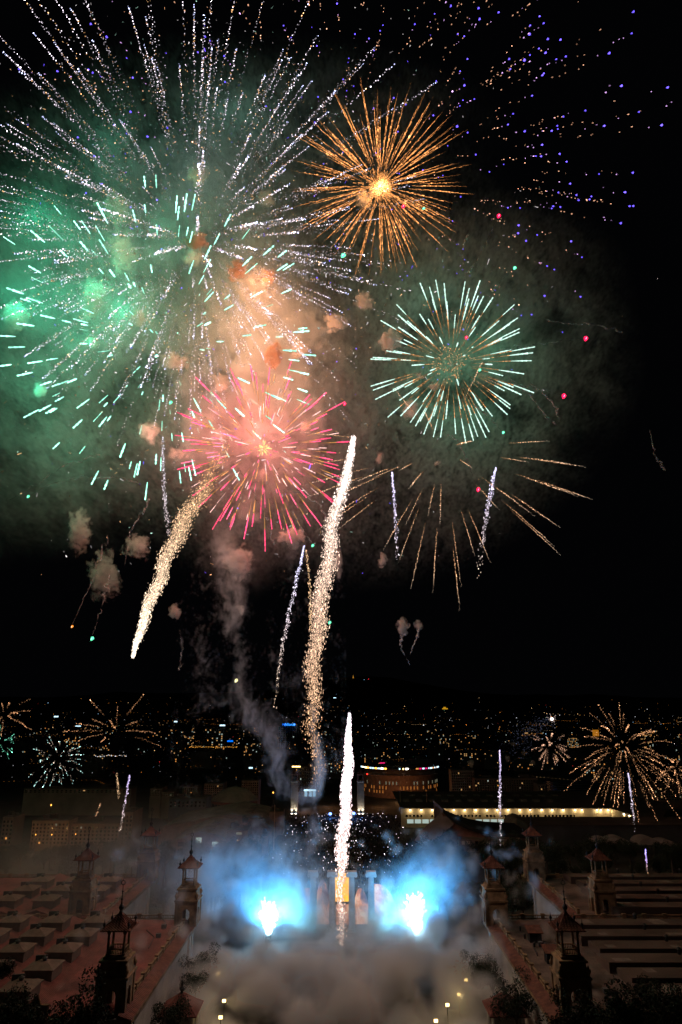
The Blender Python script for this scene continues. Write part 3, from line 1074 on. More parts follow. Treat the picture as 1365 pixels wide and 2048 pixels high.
for i in range(len(pts) - 1):
    (xa, za), (xb, zb) = pts[i], pts[i + 1]
    m.add([(xa, 3, za + .05), (xb, 3, zb + .05), (xb, 62, zb + .05), (xa, 62, za + .05), (xa, 3, za + 2.4), (xb, 3, zb + 2.4), (xb, 62, zb + 2.4), (xa, 62, za + 2.4)],
          [(0, 3, 2, 1), (4, 5, 6, 7), (0, 1, 5, 4), (2, 3, 7, 6)] + ([(3, 0, 4, 7)] if i == 0 else []) + ([(1, 2, 6, 5)] if i == len(pts) - 2 else []))
m.build('curved_roof', M['dark'], w)
m = MB()
a, b, za, zb = span(920, 1045, 1678, 1698, 556)
m.box(a - wl.x, b - wl.x, -4, 5.9, -14, zb - wl.z)
m.build('annexe', M['facade'], w)
for k, px in enumerate((924, 934, 951, 963, 975, 1002, 1024)):
    a, b, za, zb = span(px, px + 6, 1682, 1689, 556)
    window(w, a - wl.x, b - wl.x, za - wl.z, zb - wl.z, -4, M['hall_wall'] if k != 2 else M['glass_dark'])

# barrel-roofed hall beyond it
a, b, za, zb = span(1026, 1067, 1638, 1668, 640)
h = empty('barrel_hall', ((a + b) / 2, 640, za))
tag(h, 'barrel-roofed hall with a yellow lit end by the cream hall', 'hall')
n = 14
hw, hh = (b - a) / 2, zb - za
m = MB()
m.prism([(hw * math.cos(math.pi * k / n), hh * .35 + hh * .65 * math.sin(math.pi * k / n)) for k in range(n + 1)] + [(-hw, -6), (hw, -6)], 'y', 0, 34)
m.build('barrel_shell', M['facade'], h)
m = MB()
m.prism([(hw * .25 + hw * .42 * math.cos(math.pi * k / n), hh * .28 + hh * .36 * math.sin(math.pi * k / n)) for k in range(n + 1)], 'y', -.15, -.03)
m.build('window', mat_emit('window_yellow', (1.0, .55, .06), .22), h)
a, b, za, zb = span(1025, 1090, 1659, 1690, 622)
m = MB()
m.box(a - h.location.x, b - h.location.x, -18, -.5, -10, zb - h.location.z)
m.build('porch', M['facade'], h)

# brick hall with the arched front on the left
def gable_hall(name, label, pts, Y, depth, wall, wins, drop=8):
    ps = [P(a, b, Y) for a, b in pts]
    o = Vector(((ps[0].x + ps[-1].x) / 2, Y, ps[0].z))
    root = empty(name, o)
    tag(root, label, 'hall')
    pl = [(p.x - o.x, p.z - o.z) for p in ps]
    m = MB()
    m.prism([(pl[-1][0], -drop), (pl[0][0], -drop)][::-1] + pl[::-1], 'y', 0, depth)
    m.build('wall', M[wall], root)
    m = MB()
    for (xa, za), (xb, zb) in zip(pl, pl[1:]):
        if abs(xb - xa) < .5: continue
        for t0, t1, lift in ((-.8, .6, .9), (.6, depth + .5, .5)):
            m.add([(xa, t0, za + .04), (xb, t0, zb + .04), (xb, t1, zb + .04), (xa, t1, za + .04), (xa, t0, za + lift), (xb, t0, zb + lift), (xb, t1, zb + lift), (xa, t1, za + lift)],
                  [(0, 3, 2, 1), (4, 5, 6, 7), (0, 1, 5, 4), (1, 2, 6, 5), (2, 3, 7, 6), (3, 0, 4, 7)])
    r = m.build('roof', M['roofing_brown'], root)
    for u in (.3, .55, .75):
        (xa, za), (xb, zb) = pl[len(pl) // 2], pl[len(pl) // 2 + 1]
        s = MB()
        cx, cz = xa + (xb - xa) * .5, za + (zb - za) * .5
        s.box(cx - 3, cx + 3, depth * u - 5, depth * u + 5, cz + .45, cz + 1.3)
        s.build('skylight', M['sheet'], r)
    for (px, py, w_, h_, mm) in wins:
        a, b, za, zb = span(px - w_ / 2, px + w_ / 2, py - h_ / 2, py + h_ / 2, Y)
        g = window(root, a - o.x, b - o.x, za - o.z, zb - o.z, -.05, M[mm])
        m = MB()
        for k in range(1, 4):
            xx = a - o.x + (b - a) * k / 4
            m.box(xx - .08, xx + .08, -.24, -.175, za - o.z, zb - o.z)
        m.box(a - o.x, b - o.x, -.3, -.245, (za + zb) / 2 - o.z - .08, (za + zb) / 2 - o.z + .08)
        m.build('frame', M['dark'], g)
    return root


M['roofing_brown'] = mat_surface('brown_sheet_roof', (0.36, 0.25, 0.19), var=.3, scale=.08, kind='corrugated')
gable_hall('brick_hall', 'brick hall with a low arched gable and lit white windows above dark trees',
           [(343, 1684), (352, 1683), (376, 1672), (399, 1665), (425, 1669), (443, 1673), (452, 1682)], 520, 70, 'brick',
           [(397, 1683, 12, 16, 'win_cool'), (431, 1688, 13, 9, 'win_cool'), (362, 1688, 12, 9, 'glass_dark')], 14)
gable_hall('brick_hall', 'wide brown-roofed hall behind the arched brick gable hall',
           [(318, 1660), (336, 1652), (400, 1640), (462, 1628), (520, 1640), (545, 1658)], 610, 80, 'brick', [], 14)
block('brick_block', 452, 495, 1662, 1700, 512, 22, 'square brick block with small yellow windows right of the arched gable hall', None, 'brick',
      [(473, 484, 1664.5, 1669, 'win_dim'), (472, 478, 1679, 1683, 'win_warm')])
block('brick_block', 483, 495, 1646, 1661, 530, 12, 'narrow brick stair block rising behind the square brick block', None, 'brick')
block('brick_slab', 523, 535, 1673, 1735, 500, 9, 'tall thin brick slab standing alone in blue smoke', None, 'brick')
block('brick_block', 538, 566, 1624, 1650, 640, 20, 'plain brick end block beside a flagpole', None, 'brick')

# domed drum with red lit arcade
c = P(461, 1628, 700)
dr = empty('domed_hall', (c.x, 725, c.z))
tag(dr, 'round domed hall with a red brick ring of small lit windows', 'hall')
rad = 47 * mpp(c)
m = MB()
m.rings([(rad, -10), (rad, 9.5)], 40, cap=False)
m.build('wall', mat_surface('red_brick', (.34, .09, .06), var=.3), dr)
m = MB()
m.rings([(rad * 1.03, 9.5), (rad * 1.03, 10.5), (rad * .9, 13), (rad * .62, 18), (rad * .3, 21), (rad * .05, 22)], 40)
m.build('dome_roof', M['roofing_brown'], dr, smooth=False)
for k in range(13):
    a = R(205 + k * 11)
    cx, cy = math.cos(a) * (rad + .05), math.sin(a) * (rad + .05)
    m = MB()
    m.obox((cx, cy), (-math.sin(a), math.cos(a)), 1.5, .12, 3, 7.2)
    m.build('window', M['win_cool'] if k in (7, 8, 9, 10) else M['glass_dark'], dr)

# lattice of neighbourhood blocks to the left, near the smoke
BL = [
    (60, 135, 1642, 1690, 560, 'facade', 6, 10, .025, 'long beige apartment block facing three street lamps'),
    (140, 236, 1648, 1690, 565, 'facade', 5, 12, .025, 'beige apartment block right of the longer one behind three street lamps'),
    (0, 22, 1635, 1690, 600, 'facade_b', 6, 3, .05, 'dim brown apartment block at the picture edge'),
    (240, 262, 1625, 1690, 575, 'facade_b', 7, 3, .06, 'narrow brown apartment block beside the lit side street'),
    (48, 262, 1578, 1586, 780, 'facade', 2, 24, .02, 'long low pinkish building above the dark roofs'),
    (300, 322, 1578, 1592, 790, 'facade', 4, 7, .04, 'short rendered house, first in the row behind the brown halls'),
    (324, 348, 1584, 1592, 770, 'facade', 2, 6, .04, 'lowest rendered house in the row behind the brown halls'),
    (365, 396, 1574, 1592, 780, 'facade', 4, 8, .08, 'rendered house with balconies in the row behind the brown halls'),
    (408, 446, 1568, 1592, 775, 'brick', 5, 9, .02, 'square brick block behind the round domed hall'),
    (483, 517, 1562, 1592, 790, 'brick', 6, 8, .02, 'dark square brick block between the two smoke columns'),
    (338, 412, 1598, 1616, 690, 'facade_c', 2, 9, 0.0, 'low grey service building with pale panels beside the domed hall'),
    (905, 951, 1541, 1588, 930, 'facade', 8, 11, .05, 'tall brown apartment block beside the arena'),
    (951, 1078, 1557, 1588, 900, 'facade_b', 6, 26, .08, 'long reddish apartment block behind the dark hall roof'),
    (1078, 1100, 1568, 1592, 880, 'facade', 4, 5, .1, 'small ochre house at the end of the long reddish apartment block'),
    (1290, 1365, 1568, 1602, 880, 'facade_b', 6, 14, .06, 'apartment block at the picture edge behind the big golden burst'),
    (590, 640, 1534, 1592, 1010, 'facade_c', 9, 11, .03, 'dark grid-windowed hotel behind the smoke column'),
    (640, 690, 1520, 1545, 1250, 'facade_c', 6, 12, .3, 'block with many lit windows between the two brick towers'),
    (1136, 1200, 1474, 1496, 1700, 'facade_c', 7, 22, .7, 'brightly lit glass office block within the golden burst'),
    (408, 450, 1456, 1500, 1650, 'facade_c', 10, 9, .22, 'office tower with a slanting bluish sign on its roof'),
    (346, 362, 1474, 1525, 1400, 'facade_c', 12, 4, .14, 'slim tower with a lit vertical edge'),
    (556, 594, 1452, 1505, 2200, 'facade_c', 14, 8, .03, 'dark tower carrying blue rooftop lettering'),
]
for i, (a, b, t, bt, Y, mt, rw, cl, lf, lb) in enumerate(BL):
    block('apartment_block' if Y < 1200 else 'office_tower', a, b, t, bt, Y, 18 + (i * 7) % 12, lb, None, mt, (), rw, cl, lf, seed=i + 11, roof='hip' if i in (6, 13) else 'flat',
          base_drop=12 + (60 if Y > 1200 else 10))
# curved glass block
a, b, za, zb = span(1100, 1240, 1566, 1602, 860)
cg = empty('glass_block', ((a + b) / 2, 890, za))
tag(cg, 'dark curved glass office block with faint floor bands', 'building')
m = MB()
n = 24
hw = (b - a) / 2
ply = [(hw * math.cos(math.pi + math.pi * k / n), 32 * math.sin(math.pi + math.pi * k / n)) for k in range(n + 1)]
m.prism(ply, 'z', -20, zb - za)
m.build('wall', M['glass_dark'], cg)
m = MB()
for k in range(7):
    z = (zb - za) * (k + .7) / 7.4
    m.prism([(x * 1.006, y * 1.012) for x, y in ply], 'z', z, z + .45)
m.build('floor_band', M['facade_c'], cg)

# bullring arena
ya = 1035
c = P(806, 1586, 985)
ar = empty('arena', (c.x, ya, c.z - 2))
tag(ar, 'round brick bullring arena with rows of amber lit arches', 'arena')
rad = 79 * mpp(c)
hA = P(806, 1553, 985).z - (c.z - 2)
m = MB()
m.rings([(rad, -6), (rad, hA)], 72, cap=False)
m.rings([(rad + .8, hA * .48), (rad + .8, hA * .5)], 72)
m.rings([(rad + .9, hA), (rad + .9, hA + 1.2)], 72)
m.build('wall', M['brick'], ar)
m = MB()
m.rings([(rad * .96, hA + 1.21), (rad * .96, hA + 8)], 60)
m.rings([(rad * 1.03, hA + 8.01), (rad * 1.05, hA + 9), (rad * 1.02, hA + 9.5)], 60)
m.rings([(rad * .45, hA + 9.6), (rad * .38, hA + 12), (rad * .2, hA + 13.5), (rad * .02, hA + 14)], 40)
m.build('roof_terrace', M['roofing'], ar)
rg = random.Random(8)
cnt = 0
for row, (zf, hgt, wd) in enumerate(((.06, .16, 1.2), (.28, .18, 1.2), (.55, .17, .9))):
    for k in range(34):
        a = R(183 + k * 5.2)
        q = (math.cos(a) * (rad + .1), math.sin(a) * (rad + .1))
        if row == 2 and rg.random() < .5 or row < 2 and rg.random() < .25: continue
        if row == 0 and k > 12 and rg.random() < .75: continue
        if cnt > 88: continue
        cnt += 1
        m = MB()
        m.obox(q, (-math.sin(a), math.cos(a)), wd * (.7 if row < 2 else .8), .15, hA * zf, hA * (zf + hgt))
        m.build('lit_arch', M['lit_arch'] if row < 2 else M['win_dim'], ar)
for k in range(30):
    a = R(196 + k * 5)
    if k in (11, 12, 13, 17, 18): continue
    q = (math.cos(a) * rad * 1.06, math.sin(a) * rad * 1.06)
    m = MB()
    m.obox(q, (-math.sin(a), math.cos(a)), rg.uniform(.5, 2.6), .3, hA + 9.2, hA + 11)
    m.build('terrace_light', M[rg.choice(['lamp_amber', 'lamp_warm', 'lamp_white', 'white_sign'] if k < 16 else ['lamp_white', 'pink_sign', 'white_sign', 'win_amber'])], ar)

lamp('arena_fill', P(806, 1592, 940), (1, .45, .15), 9000, 3)  # added fill on the arena wall, no lamp stands here

# pair of tall brick towers at the plaza
vt = empty('campanile')
m = MB()
m.rings([(4.6, 0), (4.6, 1.6), (4.0, 2.0)], sq=True)
m.build('plinth', M['column'], vt)
m = MB()
hs = 33
m.rings([(3.75, 2.0), (3.7, hs)], sq=True)
for q in range(4):
    a = q * math.pi / 2
    for o in (-3.2, -1.6, 0, 1.6, 3.2):
        cx, cy = math.cos(a) * 3.75 - math.sin(a) * o, math.sin(a) * 3.75 + math.cos(a) * o
        m.obox((cx, cy), (-math.sin(a), math.cos(a)), .42, .32, 2.0, hs - 1)
m.build('shaft', mat_surface('pale_brick', (.40, .33, .27), var=.2), vt)
m = MB()
m.rings([(4.0, hs), (4.4, hs + .6), (4.4, hs + 1.6), (4.0, hs + 1.8)], sq=True)
m.build('cornice', M['column'], vt)
m = MB()
for sx in (-1, 1):
    for sy in (-1, 1):
        m.box(sx * 3.1 - .7, sx * 3.1 + .7, sy * 3.1 - .7, sy * 3.1 + .7, hs + 1.8, hs + 8)
m.rings([(4.0, hs + 8), (4.2, hs + 9)], sq=True)
m.build('belfry', M['brick'], vt)
m = MB()
m.rings([(4.1, hs + 9), (2.4, hs + 11.5), (.1, hs + 16)], sq=True)
m.build('pyramid_roof', M['terra'], vt)
for i, (px, lb) in enumerate(((589, 'tall brick bell tower left of the white comet, uplit at its foot'), (722, 'tall brick bell tower right of the white comet, uplit at its foot'))):
    o = vt if i == 0 else copy_tree(vt)
    q = P(px, 1626, 850)
    o.location = q
    tag(o, lb, 'tower', 'pair of plaza bell towers')
    for d in (-2.2, 2.2):
        f = empty('ground_floodlight', (q.x + d, q.y - 6.8, q.z))
        m = MB()
        m.box(-1.1, 1.1, -.6, .6, 0, .7)
        m.build('housing', M['dark'], f)
        m = MB()
        m.box(-1.0, 1.0, -.75, -.61, .05, .75)
        m.build('lens', M['lamp_white'], f)
        tag(f, 'white ground floodlight at the foot of the %s bell tower, %s of its pair' % (('left', 'right')[i], 'left' if d < 0 else 'right'), 'floodlight')
        lamp('uplight', (q.x + d, q.y - 5.9, q.z + .9), (1.0, .97, .80), 5200, .5, spot=((0, .30, 1), 70))

# blue stage lights between the bell towers
for px, py, lb in ((661, 1628, 'blue beam stage light left of the white comet'), (708, 1627, 'blue beam stage light right of the white comet')):
    q = P(px, py, 800)
    s = empty('stage_light', q)
    tag(s, lb, 'stage light', 'blue stage lights')
    m = MB()
    m.box(-1.2, 1.2, -.6, .6, -5, -1.2)
    m.build('stand', M['dark'], s)
    m = MB()
    m.rings([(.3, -1.1), (1.5, -.6), (1.6, .8), (.6, 1.5)], 10)
    m.build('lamp_head', mat_emit('blue_lamp', (.12, .25, 1.0), 7), s)
    lamp('blue_stage_glow', q + Vector((0, -3, 1)), (.1, .3, 1), 5000, 1)

for px, py, Y in ((655, 1588, 900), (760, 1592, 900), (610, 1605, 860), (700, 1600, 870)):
    q = P(px, py, Y)
    lamp('plaza_glow', (q.x, q.y, gz(Y) + 12), (1, .42, .16), 5200, 1)

# lit plaza kiosk, flagpoles
a, b, za, zb = span(608, 632, 1580, 1593, 900)
k = empty('glass_pavilion', ((a + b) / 2, 900, za))
tag(k, 'small white lit glass pavilion on the plaza', 'pavilion')
m = MB(); m.box(-(b - a) / 2, (b - a) / 2, -1, 8, (zb - za) * .86, zb - za); m.build('lit_roof_edge', M['white_sign'], k)
for u in (-.45, -.05, .25):
    m = MB(); m.box((b - a) * u, (b - a) * (u + .22), 0, 6, 0, (zb - za) * .8); m.build('glazed_bay', mat_emit('bay_light', (.45, .8, 1), .8), k)
for px, t, bt, Y, lb in ((548, 1610, 1700, 560, 'thin orange lit flagpole in front of the brown hall'), (801, 1562, 1606, 760, 'thin orange lit flagpole in front of the arena'),
                         (854, 1577, 1606, 760, 'short orange lit flagpole right of the arena front')):
    a, b, za, zb = span(px - 1, px + 1, t, bt, Y)
    f = empty('flagpole', ((a + b) / 2, Y, za))
    tag(f, lb, 'flagpole', 'flagpoles')
    m = MB(); m.rings([(.5, 0), (.5, .6), (.28, .8), (.18, zb - za)], 8); m.build('mast', mat_surface('pole_paint', (.7, .4, .25)), f)
    m = MB(); m.rings([(.1, zb - za), (.35, zb - za + .3), (.1, zb - za + .6)], 8); m.build('ball', M['dark'], f)

# rooftop signs
def text_sign(name, txt, px, py, hpx, Y, mat, label, shear=0.0):
    q = P(px, py, Y)
    f = bpy.data.curves.new(name, 'FONT')
    f.body = txt
    f.size = hpx * mpp(q) * 1.35
    f.extrude = .3
    f.shear = shear
    f.align_x = 'CENTER'
    f.align_y = 'CENTER'
    f.materials.append(mat)
    o = bpy.data.objects.new(name, f)
    col.objects.link(o)
    o.rotation_euler = (R(90), 0, 0)
    bpy.context.view_layer.update()
    me = bpy.data.meshes.new_from_object(o)
    bpy.data.objects.remove(o)
    o = bpy.data.objects.new(name, me)
    col.objects.link(o)
    o.rotation_euler = (R(90), 0, 0)
    o.location = q
    return tag(o, label, 'sign')


text_sign('rooftop_letters', 'Allianz', 579, 1449, 5.2, 2190, mat_emit('blue_letters', (.03, .3, 1), 2.2), 'blue lettering on the dark tower roof reading Allianz')
q = P(589, 1449, 2190)
em = empty('round_emblem', q)
tag(em, 'round blue rooftop emblem with three upright bars', 'sign')
u = mpp(q)
m = MB()
m.add(*(lambda n: ([(2.6 * u * math.cos(2 * math.pi * i / n), yy, 2.6 * u * math.sin(2 * math.pi * i / n)) for yy in (-.5, .5) for i in range(n)],
                   [(i, (i + 1) % n, n + (i + 1) % n, n + i) for i in range(n)] + [tuple(range(n))[::-1], tuple(range(n, 2 * n))]))(24))
m.build('disc', mat_emit('emblem_blue', (.0, .22, 1), 1.3), em)
m = MB()
for d, h in ((-1.0, 1.1), (0, 1.6), (1.0, 1.1)):
    m.box((d - .25) * u, (d + .25) * u, -.9, -.55, -h * u, h * u)
m.build('emblem_bar', mat_emit('emblem_pale', (.3, .65, 1), 1.8), em)
text_sign('rooftop_letters', 'N|', 568.5, 1449, 5.2, 2190, M['blue_sign'], 'short blue rooftop letters left of the longer blue lettering', .1)
for px, py, w_, h_, Y, mt, lb in ((445.5, 1450.5, 11, 3, 1640, 'white_sign', 'slanting bluish white sign on the office tower'),
                                  (765, 1526.5, 11, 4, 1150, 'pink_sign', 'bright pink rooftop sign above the arena'),
                                  (461, 1482, 12, 3, 1900, 'blue_sign', 'wide blue illuminated sign left of the smoke column'),
                                  (502, 1535.5, 8, 3, 1100, 'white_sign', 'small bluish sign over three lit vertical windows'),
                                  (113, 1433, 9, 2.6, 2600, 'white_sign', 'bluish white sign above the small white sparkle burst'),
                                  (157, 1452, 11, 1.8, 2400, 'white_sign', 'thin cyan sign under the orange streaks'),
                                  (352, 1443, 7, 2.4, 2500, 'white_sign', 'small bluish sign right of the orange burst'),
                                  (593, 1533, 17, 2.2, 1000, 'lamp_warm', 'row of warm white letters on the grid-windowed hotel'),
                                  (670, 1395.5, 6, 1.4, 5200, 'white_sign', 'tiny white sign on the dark hillside'),
                                  (1053, 1466, 7, 2, 2600, 'win_warm', 'pale yellow lit sign beside the blue sparkle cloud')):
    q = P(px, py, Y)
    u = mpp(q)
    s = empty('rooftop_sign', q)
    tag(s, lb, 'sign')
    n = max(3, int(w_ / 2.2))
    m = MB()
    for k in range(n):
        xx = (-w_ / 2 + w_ * (k + .5) / n) * u
        ww = w_ / n * u * .40
        m.box(xx - ww, xx + ww, -.4, .0, -h_ / 2 * u, h_ / 2 * u * (1 if k % 2 else .8))
    m.build('lit_face', M[mt], s)
    m = MB()
    m.box(-w_ / 2 * u, w_ / 2 * u, .1, .6, -h_ * u * .9, -h_ * .5 * u)
    m.build('frame', M['dark'], s)

# hilltop temple, mast, hill chapel
q = P(707, 1366, 8450)
t = empty('hilltop_temple', q)
tag(t, 'golden floodlit temple on the dark hilltop', 'temple')
u = mpp(q)
m = MB()
m.box(-5 * u, 5 * u, -2 * u, 4 * u, -2 * u, 2 * u)
m.box(-3.4 * u, 3.4 * u, -1 * u, 3 * u, 2 * u, 5 * u)
for sx in (-1, 1):
    m.rings([(.9 * u, 5 * u), (.8 * u, 7 * u), (.05 * u, 9 * u)], 6, (sx * 2.6 * u, 0))
m.build('nave', mat_emit('temple_floodlit', (1.0, .36, .03), .38), t)  # floodlighting of nave and spire put into emissive colours
m = MB()
m.rings([(1.8 * u, 5 * u), (1.6 * u, 9 * u), (.8 * u, 11 * u), (.5 * u, 13 * u), (.05 * u, 16 * u)], 8)
m.build('spire', mat_emit('spire_floodlit', (1.0, .45, .05), .5), t)
q = P(729, 1366, 8300)
m = MB(); m.box(-.5 * u, .5 * u, -3, 3, -2 * u, 7.5 * u)
tag(m.build('hilltop_mast', mat_emit('mast_blue', (.25, .6, .9), .8), loc=q), 'thin bluish lit mast right of the hilltop temple', 'mast')
q = P(737.5, 1358, 8300)
m = MB(); m.rings([(.3 * u, -9 * u), (.2 * u, -1 * u)], 6)
bt = empty('beacon_tower', q)
tag(bt, 'red aircraft beacon on a dark tower right of the lit mast', 'beacon')
m.build('mast', M['dark'], bt)
m = MB(); m.rings([(.2 * u, -.8 * u), (.8 * u, 0), (.2 * u, .8 * u)], 8); m.build('beacon_lamp', mat_emit('beacon_red', (1, .02, .03), 1.5), bt)
q = P(891, 1417, 5600)
hc = empty('hill_chapel', q)
tag(hc, 'yellow floodlit building on the hillside right of the comet', 'building')
u = mpp(q)
m = MB(); m.box(-5 * u, 5 * u, 0, 30, -1.5 * u, .8 * u); m.box(-3 * u, 1 * u, -8, 20, .8 * u + .1, 3 * u); m.build('wall', mat_emit('chapel_floodlit', (1.0, .5, .02), .5), hc)  # emissive wall colour stands in for the floodlights
m = MB(); m.add([(-6 * u, -10, .85 * u + 30), (6 * u, -10, .85 * u + 30), (0, 10, .85 * u + 34)], [(0, 1, 2)]); m.build('roof', M['dark'], hc)
q = P(1193, 1466, 1750)
gt = empty('gold_tower', q)
tag(gt, 'amber lit tower top above the bright glass office block', 'tower')
u = mpp(q)
for k in (-1, 0, 1):
    m = MB(); m.box((k * 3.6 - 1.5) * u, (k * 3.6 + 1.5) * u, 0, 8, -6 * u, 6 * u); m.build('lit_panel', mat_emit('amber_panel', (1.0, .36, .02), .35), gt)
m = MB(); m.box(-5.8 * u, 5.8 * u, 8.1, 24, -60, 6.5 * u); m.build('body', M['facade_c'], gt)

# generic far blocks between the landmarks
rg = random.Random(21)
for i in range(120):
    Y = rg.uniform(1150, 3600)
    px = rg.uniform(5, 1360)
    if 575 < px < 620 and Y < 1400: continue
    zg = gz(Y)
    x = (px - 682.5) / F * (Y * math.cos(PITCH) - 110 * math.sin(PITCH))
    W, H, Dp = rg.uniform(8, 26), rg.uniform(15, 38), rg.uniform(14, 26)
    mb = MB()
    mb.box(-W, W, 0, Dp, -3, H)
    mb.box(-W * .3, W * .2, Dp * .3, Dp * .7, H + .01, H + rg.uniform(2, 5))
    cols_, rows_ = int(W / 1.9), int(H / 3.3)
    mode = rg.random()
    for a in range(cols_):
        for b in range(rows_):
            if rg.random() < (.035 if mode < .8 else .16):
                xa = -W + 2 * W * (a + .25) / cols_
                mb.m = rg.choice([1, 1, 1, 2, 3])
                e = .55 + Y / 2600
                mb.box(xa, xa + e * 1.6, -.4, -.05, b * 3.3 + 1, b * 3.3 + 1 + e * 1.7)
                mb.m = 0
    o = mb.build('city_block', [M['facade_c'], M['win_warm'], M['win_amber'], M['win_cool']], None, loc=(x, Y, zg))
    tag(o, 'dark city block with scattered lit windows beyond the plaza', 'building', 'dark city blocks beyond the plaza')

# city lights too many to count
rg = np.random.default_rng(4)
pts, sz, cl = [], [], []
PAL = [((1.0, .34, .05), .34), ((1.0, .62, .28), .28), ((.9, .92, 1.0), .26), ((.35, .65, 1.0), .07), ((1, .05, .05), .03), ((.4, 1, .6), .02)]
pc = np.array([p[0] for p in PAL]); pw = np.array([p[1] for p in PAL])
def add_light(x, y, z, k, c):
    pts.append((x, y, z)); sz.append(y * .00040 * k); cl.append(c)
for i in range(950):
    Y = 1100 * (7.0 ** rg.random())
    hx_ = (rg.uniform(-20, 1385) - 682.5) / F * Y * .96
    z = hill_z(hx_, Y) + rg.uniform(4, 30) * (1 if Y < 5000 else .4)
    b = rg.lognormal(-1.15, 1.0)
    add_light(hx_, Y, z, .6 + .35 * rg.random(), pc[rg.choice(6, p=pw)] * min(b, 4))
for i in range(70):                                    # rows of street lamps
    Y = 1100 * (6.0 ** rg.random())
    x = (rg.uniform(-20, 1385) - 682.5) / F * Y * .96
    a = rg.uniform(-.5, .5)
    c = pc[0] if rg.random() < .75 else pc[1]
    st = Y * .0032 * rg.uniform(.8, 2)
    for k in range(rg.integers(4, 16)):
        xx, yy = x + st * k * math.cos(a), Y + st * k * math.sin(a) * 3
        add_light(xx, yy, hill_z(xx, yy) + 8, .5, c * rg.uniform(.3, 1.6))
# bright warm avenue strip at the left
for k in range(55):
    q = P(380 + k * 1.75 + rg.normal(0, .6), 1494 + rg.normal(0, .7), 1500 + k)
    add_light(q.x, q.y, q.z, .8, np.array((1.0, .42, .06)) * rg.uniform(.6, 3))
for k in range(26):
    q = P(190 + k * 2.5 + rg.normal(0, .8), 1511 + rg.normal(0, 1.6), 1400)
    add_light(q.x, q.y, q.z, .95, (pc[2] if k % 3 else pc[1]) * rg.uniform(.5, 3))
pts = np.array(pts); sz = np.array(sz)
tag(spark_mesh('city_lights', pts - np.stack([sz * 0, sz * 0, sz], 1), pts + np.stack([sz * 0, sz * 0, sz], 1), sz, np.array(cl), taper=1.0),
    'countless amber and white lights of the city running up to the hills', 'city lights', None, 'stuff')

# street lamps that stand out
for px, py, Y, lb in ((12, 1699, 470, 'left amber street lamp of the cluster by the lit kiosk'), (17, 1703, 472, 'right amber street lamp of the cluster by the lit kiosk'),
                      (112, 1703, 470, 'amber street lamp above the dark trees left of centre lamp-post row'),
                      (199, 1705, 470, 'amber street lamp above the dark trees nearest the side street'),
                      (72, 1669, 545, 'first amber street lamp before the beige apartment blocks'), (104, 1669, 545, 'middle amber street lamp before the beige apartment blocks'),
                      (152, 1668, 545, 'last amber street lamp before the beige apartment blocks'), (103, 1610, 650, 'tall flaming orange lamp over the dark roofs'),
                      (268, 1602, 800, 'orange street lamp at the far end of the side street'), (547, 1585, 850, 'orange flaring lamp beside the grey smoke column'),
                      (593, 1580, 900, 'orange flaring lamp left of the lit glass pavilion'), (735, 1548, 960, 'red traffic signal beside the right bell tower'),
                      (1046, 1738, 430, 'tiny yellow lamp in the dark trees left of the far roof tower')):
    q = P(px, py, Y)
    zg = gz(Y)
    s = empty('street_lamp', (q.x, q.y, zg))
    tag(s, lb, 'street lamp', 'street lamps')
    h = q.z - zg
    m = MB(); m.rings([(.22, 0), (.12, h - .4)], 6); m.tube([(0, 0, h - .5), (0, -.5, h + .3), (0, -1.2, h + .35)], .08, 5); m.build('pole', M['dark'], s)
    r_ = 1.15 * mpp(q) * (.9 if Y < 600 else 1.2)
    m = MB(); m.rings([(r_ * .4, h - r_), (r_, h - r_ * .2), (r_ * .5, h + r_)], 8); m.build('lamp_head', mat_emit('signal_red', (1, .03, .02), 4) if 'red' in lb else M['lamp_amber'], s)
    if Y < 700 or px == 268: lamp('street_glow', (q.x, q.y - 1.6, q.z - .8), (1, .5, .15), 900, .5)

# yellow lamps along the foot of the walls
for px, py, Y, lb in ((437, 1948, 232, 'round yellow lamp beside the tree at the red roofed pavilion'), (449, 2003, 208, 'low yellow floodlight at the foot of the wall above the lowest lamp'),
                      (442, 2036, 197, 'lowest yellow white floodlight by the left kiosk'), (895, 2011, 205, 'bright yellow floodlight at the edge of the brown smoke'),
                      (872, 2043, 195, 'small yellow floodlight under the bright one at the smoke edge'), (918, 1990, 214, 'yellow floodlight beside the right wall trees'),
                      (932, 1961, 225, 'dim floodlight in the smoke by the right wall trees')):
    q = P(px, py, Y)
    s = empty('floodlight', (q.x, q.y, 35))
    tag(s, lb, 'floodlight', 'yellow lamps below the pavilion walls')
    h = q.z - 35
    m = MB(); m.rings([(.2, 0), (.1, h)], 6); m.box(-.4, .4, -.2, .3, h + .02, h + .5); m.build('pole', M['dark'], s)
    m = MB(); m.box(-.45, .45, -.42, -.21, h - .05, h + .6); m.build('lamp_head', M['lamp_warm'], s)
    lamp('flood_glow', (q.x, q.y - 1.0, q.z + .3), (1.0, .80, .35), 260, .4)

